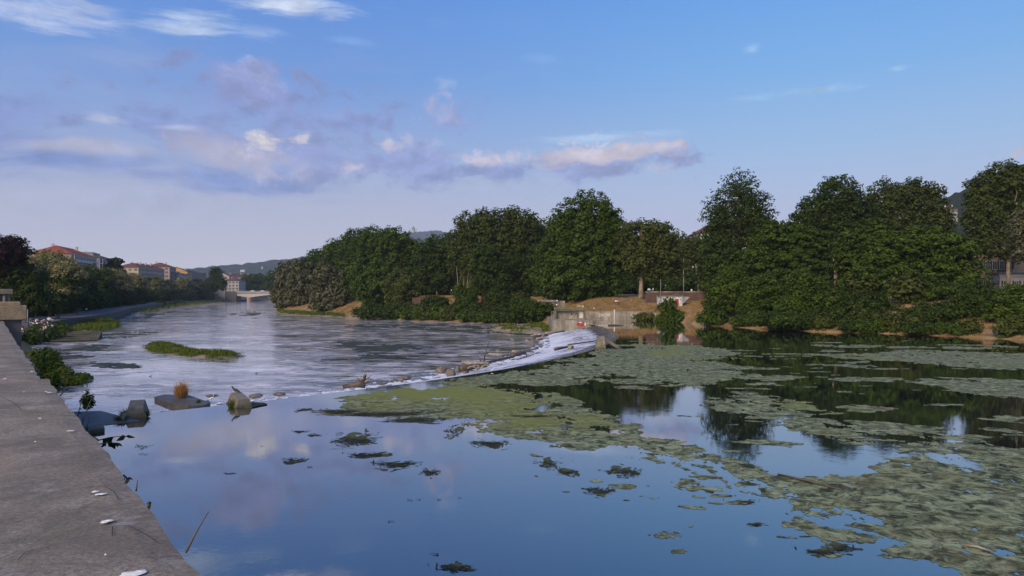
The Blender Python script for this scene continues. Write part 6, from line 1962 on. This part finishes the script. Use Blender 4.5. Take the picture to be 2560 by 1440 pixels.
# posts and lamps
M['lamp_glass'] = pm('lamp_globe', (0.85, 0.85, 0.82), None, rough=0.4)
_b = M['lamp_glass'].node_tree.nodes['Principled BSDF']
_b.inputs['Emission Color'].default_value = (1, 0.95, 0.85, 1)
_b.inputs['Emission Strength'].default_value = 0.25
def post(label, px, pyt, pyb, D, r, head=None, name='lamp_post', mat='metal_grey'):
    zb = zat(pyb, D)
    e = empty(name, (at_d(px, D), D, zb - 1.0), label, 'post')
    h = zat(pyt, D) - zb + 1.0
    MB().tube([(0, 0, 0), (0, 0, h)], [r * 1.3, r * 0.8], 8).build('pole', M[mat], e, smooth=True)
    if head:
        for hx in head:
            MB().tube([(0, 0, h - 0.1), (hx * 0.6, 0, h + 0.1), (hx, 0, h)], [r * 0.6] * 3, 6).build('arm', M[mat], e)
            lathe([(0, -0.2), (0.13, -0.15), (0.18, 0), (0.12, 0.1), (0, 0.12)], 10).build('lamp', M['lamp_glass'], e, (hx, 0, h - 0.15), smooth=True)
    return e
post('tall grey pole rising behind the terrace wall', 1709, 645, 729, 197, 0.11)
post('slim pole at the corner of the graffiti hut', 1651.5, 697, 742, 183.5, 0.06)
post('street lamp with a white globe in the dark of the wood', 1690, 667, 727, 232, 0.06, (-1.7,), mat='metal_dark')
post('street lamp with two white globes right of the tall pole', 1739, 666, 727, 226, 0.06, (-0.8, 0.7), mat='metal_dark')
post('small lamp post among the trunks left of the poplar', 1661, 712, 728, 215, 0.05, (0.4,), mat='metal_dark')
for i, (px, py, D) in enumerate([(1127, 724, 262), (1391, 750, 193), (1483, 769, 184), (2065, 650, 226), (2440, 707, 176), (1390, 760, 192)]):
    post('thin lamp post with one small white globe among the bank trees', px, py, py + 22, D, 0.04, (0.2,), mat='metal_dark')['group'] = 'small globe lamps of the right bank'
# bare pale trunks beside the big brown plane
for i, (px, pt, lean) in enumerate([(1148, 665, -8), (1158, 690, 2), (1166, 672, 6), (1172, 690, 8), (1177, 695, 10), (1182, 680, 14)]):
    D = 226 + i
    x = at_d(px, D)
    e = empty('bare_trunk', (x, D, 1.0), 'slim pale bare trunk in the cluster beside the huge brown plane', 'tree', 'slim pale trunks')
    hh = zat(pt, D) - 1.0
    MB().tube([(0, 0, 0), (lean * 0.03, 0, hh * 0.4), (lean * 0.07, 0.2, hh * 0.75), (lean * 0.12, 0.3, hh)], [0.17, 0.14, 0.10, 0.04], 6).build('trunk', M['plane_bark'], e, smooth=True)
    MB().tube([(lean * 0.05, 0.1, hh * 0.55), (lean * 0.05 + 0.8, 0.3, hh * 0.72), (lean * 0.05 + 1.1, 0.3, hh * 0.9)], [0.07, 0.05, 0.02], 5).build('branch', M['plane_bark'], e, smooth=True)
for px, D, pt, pb, lean in ((2088, 172, 640, 700, -10), (1742, 205, 660, 726, -10)):
    e = empty('leaning_trunk', (at_d(px + 6, D), D, zat(pb, D) - 2), 'pale leaning bare trunk between the %s' % ('deep green trees' if px > 2000 else 'dark bushes and the terrace'), 'tree')
    hh = zat(pt, D) - zat(pb, D) + 2
    MB().tube([(0, 0, 0), (-0.25, 0, hh * 0.5), (-1.0, 0, hh)], [0.42, 0.34, 0.3], 8).build('trunk', M['plane_bark'], e, smooth=True)

# ---------------------------------------------------------------- left promenade and its people
def along(y0, y1, off, n=60):
    ys_ = np.linspace(y0, y1, n)
    px_ = np.interp(ys_, [p[1] for p in LPOLY], [p[0] for p in LPOLY])
    P = np.c_[px_, ys_]
    T2 = np.gradient(P, axis=0)
    T2 /= np.linalg.norm(T2, axis=1, keepdims=True)
    return P + np.c_[-T2[:, 1], T2[:, 0]] * off
def ribbon(name, a, c, za, zc, mat, under=None):
    n = len(a)
    vs = [(p[0], p[1], za) for p in a] + [(p[0], p[1], zc) for p in c]
    return MB().add(vs, [(i, i + 1, n + i + 1, n + i)[::-1] for i in range(n - 1)]).build(name, mat)
PZ = 0.38
qa, qb, qc = along(133, 740, -0.3), along(133, 740, 0.5), along(133, 740, 13.5)
o = ribbon('promenade', qb, qc, PZ, PZ + 0.02, M['asphalt'])
if o.data.polygons[0].normal.z < 0:
    o.data.flip_normals()
tag(o, kind='structure')
qw = MB()
n = len(qa)
vs = []
for p, q in zip(qa, qb):
    vs += [(p[0], p[1], -3.0), (p[0], p[1], PZ + 0.06), (q[0], q[1], PZ + 0.06), (q[0], q[1], -3.0)]
fs = []
for i in range(n - 1):
    for j in range(4):
        fs.append((i * 4 + j, i * 4 + (j + 1) % 4, i * 4 + 4 + (j + 1) % 4, i * 4 + 4 + j))
M['quay'] = pm('quay_stone', (0.15, 0.13, 0.105), (0.075, 0.068, 0.055), 0.9, 0.9, 0.5, 2.5, c3=(0.05, 0.06, 0.035), scale3=0.3, bdist=0.1)
o = qw.add(vs, fs + [(0, 1, 2, 3)]).build('quay_wall', M['quay'])
tag(o, 'long dark stone quay wall below the left promenade', 'wall')
# railing between promenade and slope
ra = along(135, 520, 13.0, 150)
rl = empty('promenade_railing', (ra[0][0], ra[0][1], PZ), 'pale two-bar railing along the back of the left promenade', 'railing')
loc = Vector((ra[0][0], ra[0][1], 0))
for hz_ in (0.55, 1.0):
    MB().tube([Vector((p[0], p[1], hz_)) - loc for p in ra[::3]], [0.06] * len(ra[::3]), 5).build('rail', M['paint_grey'], rl)
pm_ = MB().tube([(0, 0, 0), (0, 0, 1.0)], [0.06, 0.06], 5).mesh('rail_post')
pm_.materials.append(M['paint_grey'])
for p in ra[::2]:
    link('rail_post', pm_, None, rl, Vector((p[0], p[1], 0)) - loc)
lp = along(136, 420, 12.4, 11)
lpm = None
for i, p in enumerate(lp):
    e = empty('lamp_post', (p[0], p[1], PZ), 'black lamp post along the left promenade railing', 'post', 'promenade lamp posts')
    if lpm is None:
        a = MB().tube([(0, 0, 0), (0, 0, 0.9), (0, 0, 3.0)], [0.13, 0.08, 0.06], 6).mesh('pole')
        a.materials.append(M['metal_dark'])
        h_ = lathe([(0, 0), (0.16, 0.05), (0.22, 0.3), (0.12, 0.5), (0, 0.55)], 8).mesh('lamp')
        h_.materials.append(M['metal_dark'])
        lpm = (a, h_)
    link('pole', lpm[0], None, e)
    link('lamp', lpm[1], None, e, (0, 0, 3.0))
post('pale flag pole at the start of the promenade', 69, 773, 806, 134, 0.1, name='pole')
# terrace with the crowd
TZ = -0.4
poly = [on(x, y, TZ) for x, y in [(-10, 846), (60, 838), (112, 831), (150, 817), (166, 812), (120, 808), (40, 812), (-20, 816)]]
o = MB().prism([(p.x, p.y) for p in poly], -3, TZ).build('terrace', M['quay'])
tag(o, 'low stone terrace by the water crowded with sitting people', 'terrace')
# steps of the quay to the water
st = empty('quay_steps', on(165, 845, LOW), 'wide stone steps running from the terrace down into the river', 'steps')
for i in range(6):
    a = on(140 + i * 5, 820 + i * 5.5, 0)
    MB().box(-1.5, 6, -1.2, 1.2, -1.5, 1.2 - i * 0.24, M=Matrix.Translation((i * 1.1, -i * 2.2, 0)) @ Matrix.Rotation(0.5, 4, 'Z')).build('step', M['quay'], st)
for i, (x, y, rx, h, mt) in enumerate([(75, 850, 3.2, 1.8, 'leaf_olive'), (100, 852, 3.4, 1.6, 'leaf_olive'), (125, 846, 3, 2.2, 'leaf_green'), (142, 838, 2.2, 2.4, 'leaf_green'), (58, 862, 2.6, 2.0, 'leaf_deep'), (165, 802, 1.5, 1.8, 'leaf_deep'), (185, 795, 2.2, 2.8, 'leaf_deep'), (205, 788, 2.2, 3.0, 'leaf_deep'), (255, 783, 4.5, 3.4, 'leaf_deep'), (275, 780, 4.5, 2.8, 'leaf_deep'), (345, 770, 4.5, 3.2, 'leaf_deep'), (330, 774, 4, 2.5, 'leaf_green'), (400, 766, 4, 3, 'leaf_deep'), (440, 763, 5, 3, 'leaf_green'), (500, 757, 6, 4, 'leaf_deep')]):
    little_bush('%s bush growing from the foot of the left quay wall' % {'leaf_olive': 'low olive', 'leaf_green': 'green', 'leaf_deep': 'dark'}[mt] + (' below the terrace' if y > 830 else ' beside the marsh island' if y > 782 else ' far along the promenade'), on(x, y, LOW), rx, h, 0.8, mt, 0.45, 130 + i, 'quay_bush', 'bushes at the quay wall')
# --- people
M['skin'] = pm('skin', (0.42, 0.25, 0.17), None, rough=0.6)
M['hair'] = pm('hair', (0.035, 0.022, 0.015), None, rough=0.6)
CL = {k: pm('cloth_' + k, c, None, rough=0.9) for k, c in dict(white=(0.72, 0.71, 0.69), black=(0.02, 0.02, 0.022), blue=(0.06, 0.09, 0.18), rose=(0.45, 0.25, 0.24), denim=(0.05, 0.07, 0.12), sand=(0.36, 0.30, 0.22)).items()}
def person_meshes(pose):
    """one continuous skin over a posed skeleton; returns the evaluated mesh"""
    if pose == 'sit':
        J = {'pel': (0, 0, 0.22, .15), 'che': (0, 0.03, 0.62, .15), 'nec': (0, 0.02, 0.80, .065), 'hea': (0, -0.02, 0.90, .095), 'cro': (0, -0.01, 1.02, .085)}
        Ls = {'hip': (0.10, -0.04, 0.20, .095), 'kne': (0.14, -0.40, 0.36, .07), 'ank': (0.13, -0.48, 0.05, .045), 'toe': (0.13, -0.62, 0.03, .035)}
        As = {'sho': (0.19, 0.02, 0.74, .065), 'elb': (0.25, -0.08, 0.48, .05), 'wri': (0.15, -0.32, 0.44, .035), 'han': (0.13, -0.40, 0.44, .035)}
    else:
        J = {'pel': (0, 0, 0.92, .15), 'che': (0, 0, 1.28, .16), 'nec': (0, 0, 1.48, .065), 'hea': (0, -0.02, 1.58, .095), 'cro': (0, -0.01, 1.70, .085)}
        Ls = {'hip': (0.10, 0, 0.88, .10), 'kne': (0.11, -0.03, 0.48, .07), 'ank': (0.11, 0.02, 0.08, .045), 'toe': (0.11, -0.14, 0.03, .035)}
        As = {'sho': (0.20, 0, 1.42, .065), 'elb': (0.26, 0.02, 1.12, .05), 'wri': (0.27, -0.08, 0.88, .035), 'han': (0.27, -0.10, 0.78, .035)}
    V, E, Rr, ix = [], [], [], {}
    def add(k, p, frm):
        ix[k] = len(V)
        V.append(p[:3])
        Rr.append(p[3])
        if frm:
            E.append((ix[frm], ix[k]))
    prev = None
    for k in ('pel', 'che', 'nec', 'hea', 'cro'):
        add(k, J[k], prev)
        prev = k
    for s in (-1, 1):
        m = lambda p: (p[0] * s, p[1], p[2], p[3])
        pr = 'pel'
        for k in Ls:
            add(k + str(s), m(Ls[k]), pr)
            pr = k + str(s)
        pr = 'che'
        for k in As:
            add(k + str(s), m(As[k]), pr)
            pr = k + str(s)
    me = bpy.data.meshes.new('skel')
    me.from_pydata(V, E, [])
    o = bpy.data.objects.new('skel', me)
    COL.objects.link(o)
    sk = o.modifiers.new('skin', 'SKIN')
    for i, r_ in enumerate(Rr):
        me.skin_vertices[0].data[i].radius = (r_, r_ * 0.85)
    me.skin_vertices[0].data[0].use_root = True
    sb = o.modifiers.new('sub', 'SUBSURF')
    sb.levels = 1
    dg = bpy.context.evaluated_depsgraph_get()
    ev = bpy.data.meshes.new_from_object(o.evaluated_get(dg))
    bpy.data.objects.remove(o)
    return ev
PM_ = {}
def person(label, loc, rz, pose, shirt, trouser, group=None, s=1.0):
    key = (pose, shirt, trouser)
    if pose not in PM_:
        try:
            PM_[pose] = person_meshes(pose)
        except Exception:
            PM_[pose] = MB().tube([(0, 0, 0), (0, 0, 0.9), (0, 0, 1.4), (0, 0, 1.7)], [0.12, 0.2, 0.2, 0.1], 8).mesh('body')
    if key not in PM_:
        me = PM_[pose].copy()
        me.materials.clear()
        for m in (M['skin'], CL[shirt], CL[trouser]):
            me.materials.append(m)
        zn, zp = (0.80, 0.34) if pose == 'sit' else (1.46, 0.95)
        for p in me.polygons:
            c = p.center
            if c.z > zn:
                p.material_index = 0
            elif pose == 'sit':
                p.material_index = 1 if (c.z > 0.28 and c.y > -0.14 and c.z > zp) else (0 if (c.y < -0.14 and c.z > 0.42) or c.z < 0.12 else 2)
            else:
                p.material_index = 0 if (abs(c.x) > 0.2 and c.z < 1.15) or c.z < 0.05 else (1 if c.z > zp else 2)
            p.use_smooth = True
        PM_[key] = me
    e = empty('person', loc, label, 'person', group, rz)
    e.scale = (s, s, s)
    link('body', PM_[key], None, e)
    hk = 'hair' + pose
    if hk not in PM_:
        z = 0.95 if pose == 'sit' else 1.63
        hm_ = lathe([(0.0, 0.13), (0.06, 0.12), (0.105, 0.07), (0.115, 0.0), (0.10, -0.08), (0.07, -0.10)], 10).mesh('hair', True)
        hm_.materials.append(M['hair'])
        PM_[hk] = (hm_, z)
    link('hair', PM_[hk][0], None, e, (0, 0.015, PM_[hk][1]))
    return e
rng = np.random.default_rng(9)
sh = ['white', 'black', 'white', 'rose', 'blue', 'black', 'sand', 'white']
for i in range(40):
    x = 52 + 80 * rng.random()
    y = 838 - 26 * rng.random() - (x - 52) * 0.12
    p = on(x, y, TZ)
    c_ = sh[i % 8]
    person('person in a %s top sitting in the crowd on the low terrace' % c_, p, rng.random() * 6.28, 'sit', c_, 'denim' if i % 2 else 'black', 'crowd on the low terrace', 1.25)
for i in range(5):
    x = 60 + 60 * rng.random()
    p = on(x, 822 - 8 * rng.random(), TZ)
    person('person in a %s top standing among the crowd on the terrace' % sh[i], p, rng.random() * 6.28, 'stand', sh[i], 'denim', 'crowd on the low terrace', 1.1)
person('person in a white top sitting alone on the edge of the quay', on(123, 807, PZ), 0.6, 'sit', 'white', 'black', None, 1.4)
person('person in a black top sitting on the quay edge, third from the terrace', on(140, 800, PZ), 0.5, 'sit', 'black', 'black', None, 1.3)
person('person in a blue top sitting beside another on the quay', on(147, 798, PZ), 0.4, 'sit', 'blue', 'denim', None, 1.3)
person('person in black standing on the promenade near the bushes', on(195, 789, PZ), 0.3, 'stand', 'black', 'black', None, 1.0)
person('person in a white top walking on the promenade', on(216, 783, PZ), 0.3, 'stand', 'white', 'denim', None, 1.1)
person('person in white on the far promenade', on(525, 749.5, PZ), 0.3, 'stand', 'white', 'sand', None, 1.2)
D = 190
person('person in a pale top sitting at the top of the dry slope', (at_d(1540, D), D, ground_r(at_d(1540, D), D) + 0.1), 0.4, 'sit', 'white', 'denim', None, 1.2)
person('person in a rose top beside the one on the dry slope', (at_d(1544, D), D, ground_r(at_d(1544, D), D) + 0.1), -0.4, 'sit', 'rose', 'black', None, 1.2)
D = 194
person('person in a pale top behind the terrace wall', (at_d(1729, D), D, zat(731, D) - 0.6), 0.2, 'stand', 'white', 'denim', None, 1.0)
# white scooter parked by the forked plane
D = 195.5
sct = empty('parked_scooter', (at_d(1627, D), D, zat(728.5, D)), 'white scooter parked behind the forked plane trunk', 'scooter')
prof = [(-0.9, 0.35), (-0.85, 0.75), (-0.3, 0.8), (-0.1, 0.4), (0.45, 0.4), (0.6, 0.95), (0.72, 0.95), (0.65, 0.35)]
n = len(prof)
MB().add([(x, -0.18, z) for x, z in prof] + [(x, 0.18, z) for x, z in prof], [tuple(range(n)), tuple(range(n, 2 * n))[::-1]] + [(i, n + i, n + (i + 1) % n, (i + 1) % n) for i in range(n)]).build('body', M['car_white'], sct)
for x in (-0.65, 0.75):
    MB().tube([(x, -0.06, 0.24), (x, 0.06, 0.24)], [0.24, 0.24], 12).build('wheel', M['metal_dark'], sct)
MB().box(-0.85, -0.15, -0.17, 0.17, 0.8, 0.9).build('saddle', M['metal_dark'], sct)
MB().tube([(0.62, -0.32, 1.05), (0.62, 0.32, 1.05)], [0.025, 0.025], 6).build('handlebar', M['metal_dark'], sct)
MB().tube([(0.7, 0, 0.85), (0.78, 0, 0.85)], [0.1, 0.08], 8).build('headlight', M['lamp_glass'], sct)

# ---------------------------------------------------------------- evening haze
hz = MB().box(-7000, 9000, -800, 9200, -7.5, 900).build('haze', None)
hm = bpy.data.materials.new('haze')
hm.use_nodes = True
ht = NT(hm.node_tree)
ht.n.remove(ht.n['Principled BSDF'])
HAZE = 0.00006
pv = ht.new('ShaderNodeVolumePrincipled')
pv.inputs['Color'].default_value = (0.68, 0.82, 1.0, 1)
pv.inputs['Density'].default_value = HAZE
pv.inputs['Anisotropy'].default_value = 0.0
ht.l.new(pv.outputs[0], ht.n['Material Output'].inputs['Volume'])
hz.data.materials.append(hm)
tag(hz, 'thin blue evening haze over the river and the hills', 'haze', kind='stuff')
